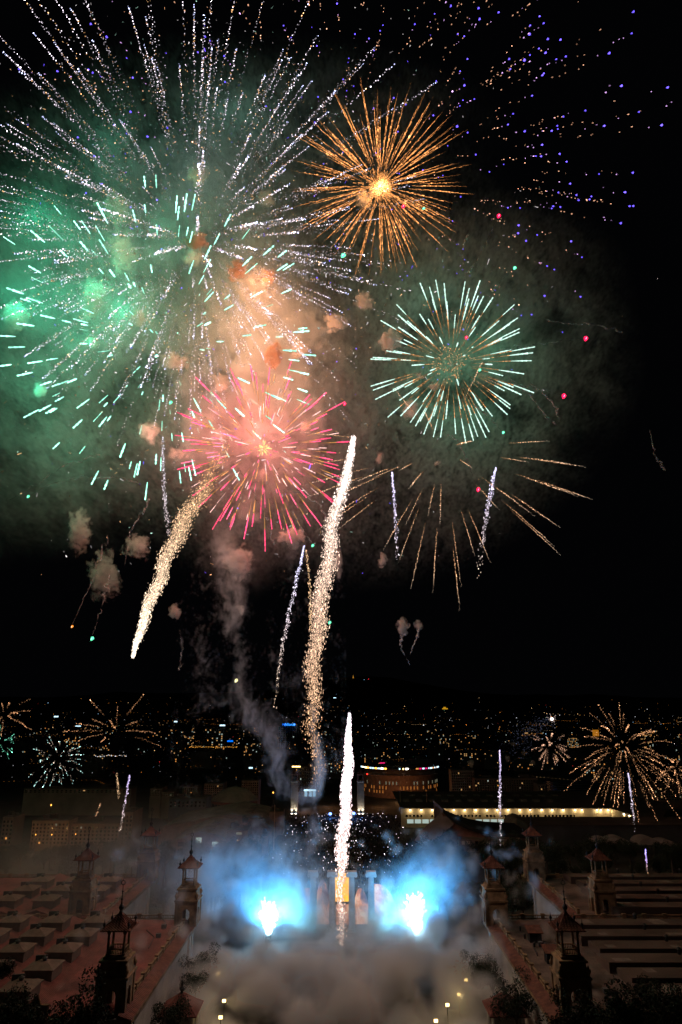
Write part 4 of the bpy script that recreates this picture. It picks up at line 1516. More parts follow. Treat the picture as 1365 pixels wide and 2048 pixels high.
# trees
def crown_mesh(name, seed, n=900, squash=1.0):
    rg = np.random.default_rng(seed)
    cl = rg.normal(0, .42, (16, 3)); cl[:, 2] = np.abs(cl[:, 2]) * .9 * squash
    cr = rg.uniform(.22, .42, 16)
    k = rg.integers(0, 16, n)
    d = rg.normal(0, 1, (n, 3)); d /= np.linalg.norm(d, axis=1, keepdims=True)
    c = cl[k] + d * (cr[k] * rg.uniform(.6, 1.08, n))[:, None]
    a = rg.normal(0, 1, (n, 3)); a /= np.linalg.norm(a, axis=1, keepdims=True)
    b = np.cross(a, rg.normal(0, 1, (n, 3))); b /= np.linalg.norm(b, axis=1, keepdims=True)
    s = rg.uniform(.02, .05, n)[:, None]
    V = np.stack([c - a * s, c + b * s * .6, c + a * s, c - b * s * .6], 1).reshape(-1, 3)
    me = bpy.data.meshes.new(name)
    me.from_pydata(V.tolist(), [], [tuple(range(4 * i, 4 * i + 4)) for i in range(n)])
    me.materials.append(M['leaf'])
    return me


CROWNS = [crown_mesh('crown', 40 + i, 4200) for i in range(4)]
tm = MB()
tm.tube([(0, 0, -1.5), (.02, 0, -.6), (.0, .02, .1)], [.09, .06, .04], 7)
for a in range(5):
    tm.tube([(0, 0, -.35), (.3 * math.cos(a * 1.3), .3 * math.sin(a * 1.3), .2)], [.035, .015], 5)
tr0 = tm.build('trunk', M['bark'])
TRUNK = tr0.data
bpy.data.objects.remove(tr0)


def tree(x, y, z, s, label, group, k):
    t = empty('tree', (x, y, z), k * 1.7)
    t.scale = (s, s, s)
    tag(t, label, 'tree', group)
    for n_, me in (('crown', CROWNS[k % 4]), ('trunk', TRUNK)):
        o = bpy.data.objects.new(n_, me)
        col.objects.link(o)
        o.parent = t


for i, (px, py, Y, s, lb) in enumerate(((402, 1938, 224, 5.0, 'leafy tree at the corner of the red roofed pavilion wall'),
                                        (392, 1972, 212, 4.0, 'small tree behind the left kiosk'),
                                        (962, 1945, 226, 6.4, 'bushy tree against the grey terrace wall'), (985, 1968, 214, 5.0, 'tree in front of the bushy one beside the right kiosk'),
                                        (1032, 2020, 190, 6.2, 'tall tree in front of the right kiosk'), (345, 2040, 185, 5.0, 'dark tree covering the left kiosk'),
                                        (0, 1945, 132, 3.0, 'black tree at the edge beside the boxy skylights'), (30, 2050, 125, 5.2, 'black tree crown in the near corner left of the attic'),
                                        (150, 2065, 125, 6.0, 'black low tree crown under the front attic'), (1292, 1990, 158, 3.6, 'round dark tree in front of the pale shed sheet'),
                                        (1340, 2030, 140, 6.0, 'black tree crown in the near right corner'), (1240, 2046, 140, 6.5, 'black tree crown below the silhouetted right roof tower'),
                                        (1150, 2070, 140, 5.0, 'lowest black tree crown under the right silhouetted tower'),
                                        (1185, 1740, 310, 5.5, 'tree with spreading crown behind the shed roof balustrade'),
                                        (1152, 1745, 310, 3.2, 'small bush left of the spreading tree behind the balustrade'), (1278, 1742, 312, 4.0, 'dark bush right of the spreading tree behind the balustrade'))):
    q = P(px, py, Y)
    tree(q.x, q.y, q.z, s, lb, None, i)
rg = random.Random(77)
for i in range(22):
    sd = -1 if i % 2 else 1
    Yq = rg.uniform(296, 345)
    tree(sd * rg.uniform(40, 72), Yq, gz(Yq) + 7, rg.uniform(5.5, 8), 'dark tree in the grove between the columns and the %s roof tower' % ('far pinkish' if sd < 0 else 'far ochre'),
         'trees beside the columns on the %s side' % ('red roof' if sd < 0 else 'terrace'), i)
for i in range(78):
    Y = rg.uniform(330, 480)
    left = i % 2
    px = rg.uniform(0, 540) if left else rg.uniform(825, 1365)
    py = {0: rg.uniform(1698, 1745), 1: rg.uniform(1708, 1745)}[left]
    if left and px > 450: py += 14
    q = P(px, py, Y)
    tree(q.x, q.y, gz(Y) + 9 if q.z < gz(Y) + 4 else q.z, rg.uniform(5, 9), 'dark tree in the wooded belt behind the roofs on the %s' % ('red roof side' if left else 'shed roof side'),
         'trees behind the red roof' if left else 'trees behind the shed roofs', i)

# crowd in the avenue with phone lights
rg = np.random.default_rng(12)
n = 5200
Y = rg.uniform(330, 830, n)
x = np.where(rg.random(n) < .7, rg.normal(0, 26, n), rg.uniform(-60, 60, n))
z = np.array([gz(v) for v in Y])
mb_p = np.stack([x, Y, z], 1)
body = spark_mesh('crowd', mb_p, mb_p + np.array([0, 0, 1.7]), .3, (.0008, .0008, .0012))
tag(body, 'dense dark crowd filling the avenue beyond the columns', 'crowd', None, 'stuff')
k = rg.choice(n, 340, replace=False)
q = mb_p[k] + np.array([0, -.4, 1.9])
s = Y[k] * .00037 * rg.uniform(.8, 1.4, 340)
cc = np.array([(1, .86, .95)]) * rg.lognormal(.2, .7, (340, 1))
kk = rg.random(340) < .10
cc[kk] = cc[kk] * np.array([(.25, .5, 1.0)])
up = np.stack([s * 0, s * 0, s], 1)
tag(spark_mesh('phone_lights', q - up, q + up, s, cc, taper=1.0), 'tiny white phone lights held up all over the crowd', 'phone lights', None, 'stuff')
body.data.materials.clear()
body.data.materials.append(mat_surface('dark_clothes', (.03, .028, .03), var=.4, scale=1.5))

# ------------------------------------------------------------------ fireworks
def burst(name, label, px, py, Y, cat='firework'):
    c = P(px, py, Y)
    r = empty(name, c)
    tag(r, label, cat, None)
    return r, mpp(c)


def path(d, r, sag, t):
    """points of a star's path: straight out along d, drooping with time"""
    p = d[None] * (r * t)[:, None]
    p[:, 2] -= sag * t ** 2
    return p


def line_sparks(d, r0, r1, Rm, sag, n, w, c, rg, jit=0.0, gap=1.15, wprof=None, bvar=.5):
    """sparks strung along a star's path from r0 to r1 (fractions of Rm)"""
    t = np.linspace(r0, r1, n + 1)
    p = path(d, Rm, sag, t)
    a, b = p[:-1], p[1:]
    m = (a + b) / 2
    h = (b - a) / 2 * gap
    m = m + rg.normal(0, 1, (n, 3)) * (jit if np.ndim(jit) == 0 else np.asarray(jit)[:, None])
    ww = np.full(n, w) if wprof is None else w * wprof
    cc = np.asarray(c) if np.ndim(c) == 2 else np.tile(np.asarray(c), (n, 1))
    cc = cc * np.exp(rg.normal(0, bvar, n))[:, None]
    return m - h, m + h, ww, cc


# golden chrysanthemum
root, u = burst('golden_burst', 'round golden burst of long spiky rays around a glowing orange core', 760, 372, 350)
Rm = 186 * u
D, rg = dirs(100, 1, .09)
for d in D:
    n = 20
    r1 = rg.uniform(.90, 1.06); r0 = rg.uniform(.12, .42)
    tt = np.linspace(0, 1, n)
    wp = np.clip(np.minimum(tt * 3 + .25, (1 - tt) * 1.7), .05, 1)
    spark_mesh('ray', *line_sparks(d, r0, r1, Rm, 3 * u, n, .37 * rg.uniform(.7, 1.15), np.array((1.15, .43, .125)) * rg.uniform(.6, 1.25), rg, jit=.12, wprof=wp, gap=1.1, bvar=.5), parent=root)
D2, rg = dirs(75, 101, .1)
xs = [line_sparks(d, rg.uniform(.15, .45), rg.uniform(.7, 1.0), Rm, 3 * u, 20, .27, np.array((1.0, .37, .105)) * rg.uniform(.5, 1.1), rg, jit=.12, wprof=wp, gap=1.0, bvar=.6) for d in D2]
tag(spark_mesh('fine_ray', *[np.concatenate([x[i] for x in xs]) for i in range(4)], parent=root), kind='stuff')
n = 240
q = rg.normal(0, .11 * Rm, (n, 3)); h = q / np.linalg.norm(q, axis=1, keepdims=True) * rg.uniform(.3, 1.6, n)[:, None]
tag(spark_mesh('core_spark', q - h, q + h, .22, np.array([(1.1, .42, .12)]) * rg.uniform(.3, 1.6, (n, 1)), root), kind='stuff')

# mint burst with gold tails
root, u = burst('mint_burst', 'round mint white burst of thick short streaks around a ring of gold sparks', 903, 727, 352)
Rm = 165 * u
D, rg = dirs(98, 2, .07)
for d in D:
    r1 = rg.uniform(.84, 1.06); r0 = r1 - rg.uniform(.16, .32)
    a = line_sparks(d, r0, r1, Rm, 4 * u, 5, .46 * rg.uniform(.75, 1.1), (.9, 1.35, 1.15), rg, gap=1.3, wprof=np.array([.6, .9, 1, 1, .8]), bvar=.12)
    nt = 9
    b = line_sparks(d, r0 - .36, r0, Rm, 4 * u, nt, .20, (1.0, .42, .14), rg, gap=.9, wprof=np.linspace(.4, 1, nt), bvar=.5)
    spark_mesh('streak', *[np.concatenate([i, j]) for i, j in zip(a, (b[0], b[1], b[2], b[3] * np.linspace(.25, .9, nt)[:, None]))], parent=root)
n = 170
q, _ = dirs(n, 3, .1); q = q * (rg.uniform(.07, .24, n) * Rm)[:, None]
h = q * .05
tag(spark_mesh('gold_spark', q - h, q + h, .26, np.array([(1.0, .50, .2)]) * rg.uniform(.3, 1.3, (n, 1)), root), kind='stuff')

# pink burst
root, u = burst('pink_burst', 'pink burst of hot pink tipped streaks with thin orange tails', 527, 897, 330)
Rm = 188 * u
D, rg = dirs(96, 5, .07)
for d in D:
    r1 = rg.uniform(.78, 1.05); r0 = r1 - rg.uniform(.10, .22)
    a = line_sparks(d, r0, r1, Rm, 8 * u, 4, .37 * rg.uniform(.7, 1.1), np.array((2.6, .17, .45)) * rg.uniform(.6, 1.3), rg, gap=1.3, wprof=np.array([.7, 1, 1, .7]), bvar=.15)
    nt = 7
    b = line_sparks(d, r0 - .2, r0, Rm, 8 * u, nt, .18, (1.0, .45, .10), rg, gap=1.1, wprof=np.linspace(.3, 1, nt), bvar=.25)
    spark_mesh('streak', *[np.concatenate([i, j]) for i, j in zip(a, (b[0], b[1], b[2], b[3] * np.linspace(.3, 1.1, nt)[:, None]))], parent=root)
D2, rg = dirs(150, 102, .15)
xs = []
for d in D2:
    r1 = rg.uniform(.3, .92); r0 = r1 - rg.uniform(.06, .16)
    xs.append(line_sparks(d, r0, r1, Rm, 8 * u, 4, .30 * rg.uniform(.6, 1.1), np.array([(2.6, .35, .7), (1.4, .6, .2), (2.0, 1.2, 1.1)][rg.integers(0, 3)]) * rg.uniform(.4, 1.1), rg, gap=1.3, wprof=np.array([.7, 1, 1, .7]), bvar=.2))
tag(spark_mesh('inner_streak', *[np.concatenate([x[i] for x in xs]) for i in range(4)], parent=root), kind='stuff')
n = 70
q, _ = dirs(n, 6, .2); q = q * (rg.uniform(.02, .10, n) * Rm)[:, None]
tag(spark_mesh('core_spark', q * .4, q, .25, np.array([(1.2, .8, .3)]) * rg.uniform(.5, 1.6, (n, 1)), root), kind='stuff')

# green burst: short thick dashes on a wide shell
root, u = burst('green_burst', 'wide green burst of short thick mint green dashes in the green smoke', 330, 690, 330)
Rm = 312 * u
D, rg = dirs(94, 7, .12)
for d in D:
    r1 = rg.uniform(.84, 1.02); r0 = r1 - rg.uniform(.055, .105)
    spark_mesh('dash', *line_sparks(d, r0, r1, Rm, 5 * u, 3, .66 * rg.uniform(.7, 1.1), (1.0, 2.6, 2.0), rg, gap=1.3, wprof=np.array([.8, 1, .8]), bvar=.2), parent=root)

D2, rg = dirs(80, 103, .2)
xs = [line_sparks(d, r1 - rg.uniform(.05, .1), r1, Rm, 5 * u, 3, .55 * rg.uniform(.5, 1.1), np.array((.8, 2.2, 1.6)) * rg.uniform(.4, 1.1), rg, gap=1.3, wprof=np.array([.8, 1, .8]), bvar=.2) for d, r1 in zip(D2, rg.uniform(.5, 1.08, 80))]
tag(spark_mesh('fine_dash', *[np.concatenate([x[i] for x in xs]) for i in range(4)], parent=root), kind='stuff')

# great silver burst
root, u = burst('silver_burst', 'largest burst, long white glittering trails sweeping out of the green smoke', 392, 490, 325)
D, rg = dirs(330, 9, .10)
rest = []
k = 0
for d in D:
    up = d[2]
    Rm = (480 if up > .1 else 400 if up > -.3 else 350) * u * rg.uniform(.66, 1.16) * (.8 if d[0] > .3 and up < .35 else 1.0)
    if abs(d[1]) > .93: continue
    r0 = rg.uniform(.30, .68)
    n = int(rg.integers(70, 170) * (1 - r0) * 1.25)
    tt = np.linspace(0, 1, n)
    jit = (.22 + .95 * (1 - tt) ** 1.2) * rg.uniform(.6, 1.2)
    wp = (.12 + .17 * tt ** 2 + .09 * rg.random(n)) * rg.choice([.75, 1.0, 1.15])
    c = np.tile(np.array([.86, .74, .86]), (n, 1))
    og = rg.random(n) < .30 * (1 - tt) + .06
    c[og] = (1.0, .52, .22)
    bl = (tt > .97)
    c[bl] = (.75, .8, 1.3)
    c = c * (.4 + 1.8 * tt ** 1.4)[:, None] * rg.uniform(.5, 1.15)
    curve = rg.uniform(8, 26) * u
    s = line_sparks(d, r0, 1.0, Rm, curve, n, 1.0, c, rg, jit=jit, gap=.5, wprof=wp, bvar=.9)
    if k < 100:
        spark_mesh('glitter_trail', *s, parent=root)
    else:
        rest.append(s)
    k += 1
tag(spark_mesh('loose_glitter', *[np.concatenate([r[i] for r in rest]) for i in range(4)], parent=root), kind='stuff')

D2, rg = dirs(70, 104, .2)
xs = []
for d in D2:
    if d[2] > .25 or abs(d[1]) > .9: continue
    n = int(rg.integers(24, 60)); r0 = rg.uniform(.45, .85)
    tt = np.linspace(0, 1, n)
    xs.append(line_sparks(d, r0, 1.0, 400 * u * rg.uniform(.75, 1.25), 40 * u, n, 1.0, np.array([(.9, .75, .75)]) * (.3 + 1.1 * tt)[:, None] * rg.uniform(.4, 1), rg, jit=.5, gap=.5, wprof=.12 + .10 * tt, bvar=.9))
tag(spark_mesh('falling_glitter', *[np.concatenate([x[i] for x in xs]) for i in range(4)], parent=root), kind='stuff')

# violet tipped outer shell
root, u = burst('violet_burst', 'sparse outer burst of blue violet points with dotted orange tails', 700, 345, 365)
D, rg = dirs(560, 11, .12)
D = D[(D[:, 2] > -.22) | ((D[:, 2] > -.55) & (D[:, 0] > .35))]
D = D[np.argsort(-(D[:, 0] + D[:, 2]))]
k = 0
rest = []
for d in D:
    if d[0] < -.2 and rg.random() < .5: continue
    Rm = 575 * u * rg.uniform(.60, 1.05)
    n = int(rg.integers(1, 8))
    t = 1 - np.sort(rg.uniform(0.02, .05 + .03 * n, n))
    p = path(d, Rm, 16 * u, t) + rg.normal(0, .7, (n, 3))
    c = np.where((t > .93)[:, None], np.array([(.9, .5, 1.1)]), np.array([(1.0, .5, .3)]))
    c = c * rg.lognormal(-.25, .7, (n, 1))
    hd = path(d, Rm, 16 * u, np.array([1.0]))
    P0 = np.concatenate([p, hd]); w_ = np.concatenate([rg.uniform(.2, .42, n), [rg.uniform(.45, .75)]])
    C0 = np.concatenate([c, [np.array((.5, .32, 3.4)) * rg.uniform(.5, 1.1)]])
    dv = d[None] * np.concatenate([rg.uniform(.25, .6, n), [.7]])[:, None]
    s = (P0 - dv, P0 + dv, w_, C0)
    if k < 100: spark_mesh('dotted_trail', *s, parent=root)
    else: rest.append(s)
    k += 1
if rest: tag(spark_mesh('loose_glitter', *[np.concatenate([r[i] for r in rest]) for i in range(4)], parent=root), kind='stuff')

# pale gold spider
root, u = burst('spider_burst', 'sparse burst of thin pale gold lines under the mint burst', 885, 905, 340)
D, rg = dirs(58, 13, .12)
D = D[(D[:, 2] < .42)]
for d in D:
    Rm = 300 * u * rg.uniform(.78, 1.06)
    n = 34
    r0 = rg.uniform(.45, .66)
    tt = np.linspace(0, 1, n)
    c = np.array([1.0, .50, .24])[None] * (.25 + .9 * np.sin(tt * 2.6))[:, None] + np.array([.0, .25, .3])[None] * (tt[:, None] ** 2) * .8
    spark_mesh('ray', *line_sparks(d, r0, 1.0, Rm, 18 * u, n, .22, c, rg, jit=.12, gap=.75, wprof=np.clip(np.minimum(tt * 4 + .3, (1 - tt) * 4), .2, 1), bvar=.5), parent=root)

# scattered falling glitter
rg = np.random.default_rng(31)
n = 1500
pp = []
for i in range(n):
    a, b = rg.normal(430, 230), rg.normal(560, 290)
    if b > 1150 or b < 0: b = rg.uniform(100, 900)
    pp.append(P(a, b, rg.uniform(310, 400)))
pp = np.array(pp)
dv = rg.normal(0, .4, (n, 3))
cc = np.array([(1.0, .9, .9), (1.0, .55, .25), (.6, 1.0, .8), (.35, .2, 2.0)])[rg.choice(4, n, p=[.5, .3, .13, .07])] * rg.lognormal(-.9, .7, (n, 1))
tag(spark_mesh('stray_sparks', pp - dv, pp + dv, rg.uniform(.14, .3, n), cc), 'countless stray sparks drifting through the smoke between the bursts', 'sparks', None, 'stuff')

# small bursts over the city
def city_burst(px, py, Rpx, Y, n, seed, c, label, w=.0, sag=.25, r0=.35, dash=26, lo=-1, gap=.7, head=None):
    root, u = burst('small_burst', label, px, py, Y)
    D, rg = dirs(n, seed, .15)
    D = D[D[:, 2] > lo]
    for d in D:
        Rm = Rpx * u * rg.uniform(.6, 1.08)
        a = rg.uniform(r0 * .6, min(.9, r0 * 1.9))
        tt = np.linspace(0, 1, dash)
        b = rg.uniform(.35, 1.2)
        cc = np.array(c)[None] * (.3 + 1.0 * tt)[:, None] * b
        if head: cc[-2:] = head
        spark_mesh('trail', *line_sparks(d, a, 1.0, Rm, Rpx * u * sag, dash, w or .62 * u, cc, rg, jit=.75 * u, gap=gap * rg.uniform(.55, 1.0), bvar=.8), parent=root)


OR = (1.1, .52, .24)
city_burst(1247, 1500, 122, 620, 66, 51, OR, 'big golden burst over the city with drooping trails and a white stem')
city_burst(232, 1465, 105, 640, 24, 52, OR, 'wide sparse orange burst of long dotted trails over the city', lo=-.25, sag=.12)
city_burst(8, 1432, 66, 640, 20, 53, OR, 'orange burst cut by the picture edge', lo=-.5, sag=.2)
city_burst(118, 1516, 58, 650, 46, 54, (.9, .7, .55), 'small white and mint sparkle burst low over the city', dash=5, r0=.66, gap=.8, sag=.1, head=(.8, 1.4, 1.3))
city_burst(4, 1486, 36, 640, 26, 55, (.3, 1.2, .8), 'green burst at the picture edge glowing in green smoke', dash=4, r0=.5, gap=.9, sag=.1)
lamp('star_and_fill_light', P(0, 1490, 640), GREEN, 2.2e3, 4)
city_burst(1100, 1492, 42, 700, 26, 56, (1.0, .55, .35), 'small pale burst left of the big golden burst')
city_burst(1352, 1540, 42, 640, 20, 57, OR, 'partial orange burst at the picture edge behind the big golden burst', sag=.4)

# white flash star over the city
q = P(1104, 1438, 720)
ws = empty('flash_star', q)
tag(ws, 'single brilliant white star beside the blue sparkle cloud', 'firework')
u = mpp(q)
m = MB(); m.rings([(.3 * u, -2.8 * u), (2.3 * u, -1.6 * u), (2.9 * u, 0), (2.3 * u, 1.6 * u), (.3 * u, 2.8 * u)], 12); m.build('core', mat_emit('flash', (1, .93, .9), 8), ws)
D, rg = dirs(16, 61, .1)
for d in D:
    s = rg.uniform(5, 12) * u
    spark_mesh('ray', [d * 2 * u], [d * s], .28 * u, [(.7, .55, .5)], ws)  # lens starburst round the star modelled as thin emissive spikes
lamp('star_and_fill_light', q, (1, .9, .85), 1500, 1)
rg = np.random.default_rng(62)
n = 420
t = rg.random(n)
bx_ = 1100 - 75 * t + rg.normal(0, 15, n) * (.4 + t); by_ = 1442 + 55 * t ** 1.5 + rg.normal(0, 17, n) * (.3 + t)
pp = np.array([P(a, b, 720 + rg.uniform(-20, 20)) for a, b in zip(bx_, by_)])
dv = np.array([(.25 * u, 0, .35 * u)]) * rg.uniform(.3, 1, (n, 1))
tag(spark_mesh('sparkle_cloud', pp - dv, pp + dv, .36 * u, np.array([(.34, .38, .62)]) * rg.lognormal(-1.1, .7, (n, 1))), 'hazy blue cloud of fine sparkles trailing from the brilliant white star', 'sparks', None, 'stuff')

# comets: (path of (px, py, half width, density)), head first
def comet(label, pts, Y, n, c_head, c_tail, core=0.0, seed=1, w=.30, ln=.9, tail_b=1.0, hot=3.0, decay=5.0):
    rg = np.random.default_rng(seed)
    pts = np.array(pts, float)
    w3 = [P(a, b, Y) for a, b, _, _ in pts]
    u = mpp(w3[0])
    seg = np.linalg.norm(np.diff(pts[:, :2], axis=0), axis=1)
    cum = np.concatenate([[0], np.cumsum(seg)]); cum /= cum[-1]
    dens = lambda t: np.interp(t, cum, pts[:, 3])
    root = empty('comet', w3[0])
    tag(root, label, 'comet', 'rising comets with glitter tails')
    o = np.array(w3[0])
    t = rg.random(n * 6)
    t = t[rg.random(len(t)) < dens(t) / pts[:, 3].max()][:n]
    n = len(t)
    fine = rg.random(n) < .62
    a, b, hw = np.interp(t, cum, pts[:, 0]), np.interp(t, cum, pts[:, 1]), np.interp(t, cum, pts[:, 2])
    W3 = np.array(w3)
    p = np.stack([np.interp(t, cum, W3[:, i]) for i in range(3)], 1) - o
    wob = np.stack([np.sin(t * 31 + seed), np.cos(t * 27 + seed), t * 0], 1) * (hw * u * .22)[:, None]
    p = p + wob + np.clip(rg.normal(0, .5, (n, 3)), -1.25, 1.25) * (hw * u)[:, None]
    k = np.searchsorted(cum, t).clip(1, len(cum) - 1)
    dv = W3[k] - W3[k - 1]; dv /= np.linalg.norm(dv, axis=1, keepdims=True)
    dv = dv + rg.normal(0, .25, (n, 3))
    h = dv * (ln * rg.uniform(.4, 1.1, n))[:, None] * .5
    mix = np.clip(t * 1.15, 0, 1)[:, None]
    c = (np.array(c_head)[None] * (1 - mix) + np.array(c_tail)[None] * mix) * rg.lognormal(-.25, .6, (n, 1)) * (1 + (hot - 1) * np.exp(-t * decay))[:, None] * tail_b
    c = np.where(fine[:, None], c * .75, c)
    spark_mesh('glitter_tail', p - h, p + h, w * rg.uniform(.6, 1.2, n) * np.where(fine, .6, 1.05), c, root)
    if core > 0:
        m = 26
        tt = np.linspace(0, core, m + 1)
        cp_ = np.stack([np.interp(tt, cum, W3[:, i]) for i in range(3)], 1) - o
        cp_ = cp_ + np.stack([np.sin(tt * 31 + seed), np.cos(tt * 27 + seed), tt * 0], 1) * (np.interp(tt, cum, pts[:, 2]) * u * .22)[:, None]
        hwm = np.interp(tt[1:], cum, pts[:, 2]) * u * np.linspace(.85, .18, m)
        hd = spark_mesh('burning_head', cp_[:-1] - (cp_[1:] - cp_[:-1]) * .3, cp_[1:] + (cp_[1:] - cp_[:-1]) * .3, hwm, np.array(c_head)[None] * np.linspace(hot, hot * .5, m)[:, None], root, taper=.9)


WH, TA = (1.0, .86, .82), (1.0, .62, .33)
comet('broad white comet shooting up from the four columns in the middle', [(699, 1428, 2, 10), (698, 1470, 4.5, 12), (696, 1530, 8, 14), (693, 1590, 8.5, 14), (689, 1650, 10, 12), (684, 1710, 11, 9), (682, 1735, 9, 5), (682, 1755, 7, 1.6), (682, 1800, 7, 1.4), (684, 1850, 7, 1.5), (684, 1885, 8, 1.4), (692, 1935, 7, .35)],
      275, 8600, (1.0, .84, .95), (1.0, .66, .5), core=.5, seed=71, w=.24, ln=.9, decay=2.2, hot=4.0)
comet('long white comet curving over the middle with a golden crumbling tail', [(708, 874, 4, 10), (702, 920, 7, 12), (690, 960, 9, 12), (678, 1000, 11, 11), (667, 1050, 12, 11), (660, 1100, 14, 11), (652, 1150, 15, 11), (643, 1200, 15, 10), (635, 1260, 15, 9), (628, 1330, 14, 8), (626, 1390, 13, 4.5), (623, 1450, 15, 2.4), (634, 1500, 12, 1.2), (634, 1560, 9, .5)],
      300, 9000, (1.0, .82, .74), (1.0, .55, .28), core=.26, seed=72, w=.235, ln=.9)
comet('slanting golden comet on the left with its bright head at the bottom', [(267, 1314, 2.5, 9), (275, 1280, 6, 11), (290, 1235, 9, 11), (306, 1190, 11, 10), (326, 1140, 13, 10), (345, 1090, 15, 9.5), (370, 1040, 17, 9), (395, 1000, 18, 6), (418, 960, 17, 3), (440, 920, 15, 1.4), (455, 880, 14, .6)],
      300, 7400, (1.0, .82, .62), (1.0, .54, .25), core=.24, seed=73, w=.235, ln=.9)
comet('thin bluish white comet left of the long curving one', [(609, 1092, 1.5, 9), (600, 1130, 3, 9), (588, 1185, 4, 8), (576, 1240, 4, 6), (566, 1290, 4, 4), (556, 1350, 4, 2.5), (548, 1420, 5, 1.4)], 300, 420, (.8, .8, 1.2), (1.0, .72, .5), core=.12, seed=74, w=.24, hot=2)
comet('thin sparkling comet just left of the long curving comet', [(612, 1100, 2, 5), (619, 1150, 3, 6), (621, 1200, 3.5, 6), (622, 1260, 3, 3)], 310, 190, TA, TA, seed=75, w=.24, hot=1.2)
comet('thin violet white comet below the mint burst, left one', [(784, 944, 1.5, 9), (788, 985, 2.5, 9), (791, 1035, 3, 7), (793, 1075, 4, 4), (795, 1120, 5, 1.5)], 320, 260, (.85, .75, 1.2), (.9, .75, .85), core=.25, seed=76, w=.24, hot=2)
comet('dotted violet white comet below the mint burst, right one', [(992, 935, 1.5, 8), (984, 975, 4, 9), (976, 1020, 5, 7), (968, 1060, 6, 4), (962, 1110, 7, 1.6), (955, 1170, 7, .5)], 320, 330, (.85, .8, 1.2), (1.0, .75, .6), core=.08, seed=77, w=.26, hot=1.8)
comet('dotted white comet dropping out of the green smoke', [(327, 875, 2, 6), (326, 920, 3.5, 8), (329, 970, 4, 8), (331, 1010, 4, 7), (336, 1050, 5, 5), (342, 1090, 4, 2)], 315, 320, (.9, .85, 1.0), (.95, .75, .75), seed=78, w=.25, hot=1.3)
comet('slim violet white comet before the cream hall', [(1000, 1500, 1.3, 9), (1001, 1540, 2, 9), (1000, 1580, 2.5, 8), (1001, 1620, 2.5, 7), (1001, 1660, 2.5, 3), (1002, 1700, 2.5, 1.2)], 420, 260, (.8, .65, 1.1), (.95, .8, .8), core=.3, seed=79, w=.3, hot=1.6)
comet('slim white comet stem under the big golden burst', [(1257, 1546, 1.5, 8), (1261, 1580, 2, 9), (1265, 1610, 2, 7), (1268, 1640, 2, 3), (1271, 1670, 2, .8)], 600, 150, (.85, .75, 1.1), (.95, .8, .85), core=.4, seed=80, w=.42, hot=1.4)
comet('slim violet white comet before the beige apartment blocks', [(260, 1550, 1.3, 8), (255, 1580, 2, 9), (249, 1615, 2.4, 7), (243, 1650, 2.4, 4), (238, 1668, 2.4, 2)], 520, 190, (.8, .65, 1.2), (1.0, .75, .6), core=.25, seed=81, w=.38, hot=1.4)
comet('short orange sparkling comet beside the slim violet white one', [(234, 1545, 1.3, 5), (236, 1565, 2, 8), (238, 1595, 2, 6)], 520, 70, TA, TA, seed=82, w=.36, hot=1.2)
comet('tiny violet comet rising by the shed roof balustrade', [(1291, 1699, 1.2, 9), (1293, 1720, 1.6, 9), (1295, 1740, 1.6, 3), (1297, 1757, 1.6, 2)], 330, 60, (.6, .5, 1.6), (1.0, .55, .2), core=.5, seed=83, w=.2, hot=1.6)
comet('short dim orange comet over the beige apartment blocks', [(203, 1602, 1, 3), (197, 1620, 1.6, 6), (192, 1632, 1.6, 5)], 520, 34, (.8, .42, .22), (.8, .4, .2), seed=84, w=.34, hot=1.0)

# burning flares drifting down
FL = [(998, 432, 'r', 5.5, 'red flare right of the golden burst'), (1172, 677, 'r', 6, 'rightmost red flare, level with the mint burst'), (1128, 792, 'r', 6, 'red flare low on the right of the mint burst'),
      (957, 979, 'r', 5, 'red flare under the mint burst beside the dotted comet'), (933, 675, 'r', 4, 'small red flare inside the mint burst'), (807, 413, 'r', 5, 'pink red flare within the rays of the golden burst'),
      (848, 417, 'g', 4, 'small green flare within the rays of the golden burst'), (1030, 536, 'g', 5, 'green flare above the mint burst'), (1007, 865, 'g', 4, 'green flare below the mint burst'), (960, 740, 'g', 4, 'green flare inside the mint burst'),
      (687, 511, 'g', 7, 'bright green flare under the golden burst'), (57, 993, 'g', 4, 'green flare alone at the left under the green smoke'), (185, 1277, 'g', 5, 'green flare falling under the left smoke puffs'),
      (626, 1091, 'g', 4, 'green flare beside the top of the thin bluish comet'), (660, 1245, 'g', 4, 'small green flare right of the long curving comet'), (473, 1361, 'y', 5, 'pale yellow flare inside the grey smoke column'), (145, 1253, 'o', 3.5, 'tiny orange flare left of the falling green flare'),
      (690, 808, 'r', 4, 'red flare at the right edge of the pink burst'), (342, 805, 'g', 5, 'mint flare between the green dashes and the pink burst')]
FC = {'r': (3.2, .02, .20), 'g': (.25, 1.8, .9), 'y': (1.4, 1.3, .6), 'o': (1.6, .45, .05)}
for px, py, k, s, lb in FL:
    q = P(px, py, 325)
    u = mpp(q)
    f = empty('flare', q)
    tag(f, lb, 'flare', 'drifting flares')
    a = Vector((.35, 0, 1)) if k == 'r' else Vector((.5, 0, .8))
    a = np.array(a) * s * u * 1.35
    spark_mesh('flame', [-a * .8], [a * .7], s * u * .72, [FC[k]], f, taper=.7)
    spark_mesh('hot_core', [-a * .45 + np.array((0, -s * u * .5, 0))], [a * .35 + np.array((0, -s * u * .5, 0))], s * u * .13, [(3, 1.2, 1.4) if k == 'r' else (1.5, 2.5, 2)], f, taper=.8)
    lamp('flare_light', q, tuple(min(1, c / 2) for c in FC[k]), 2200 if k in 'rg' else 700, .6)

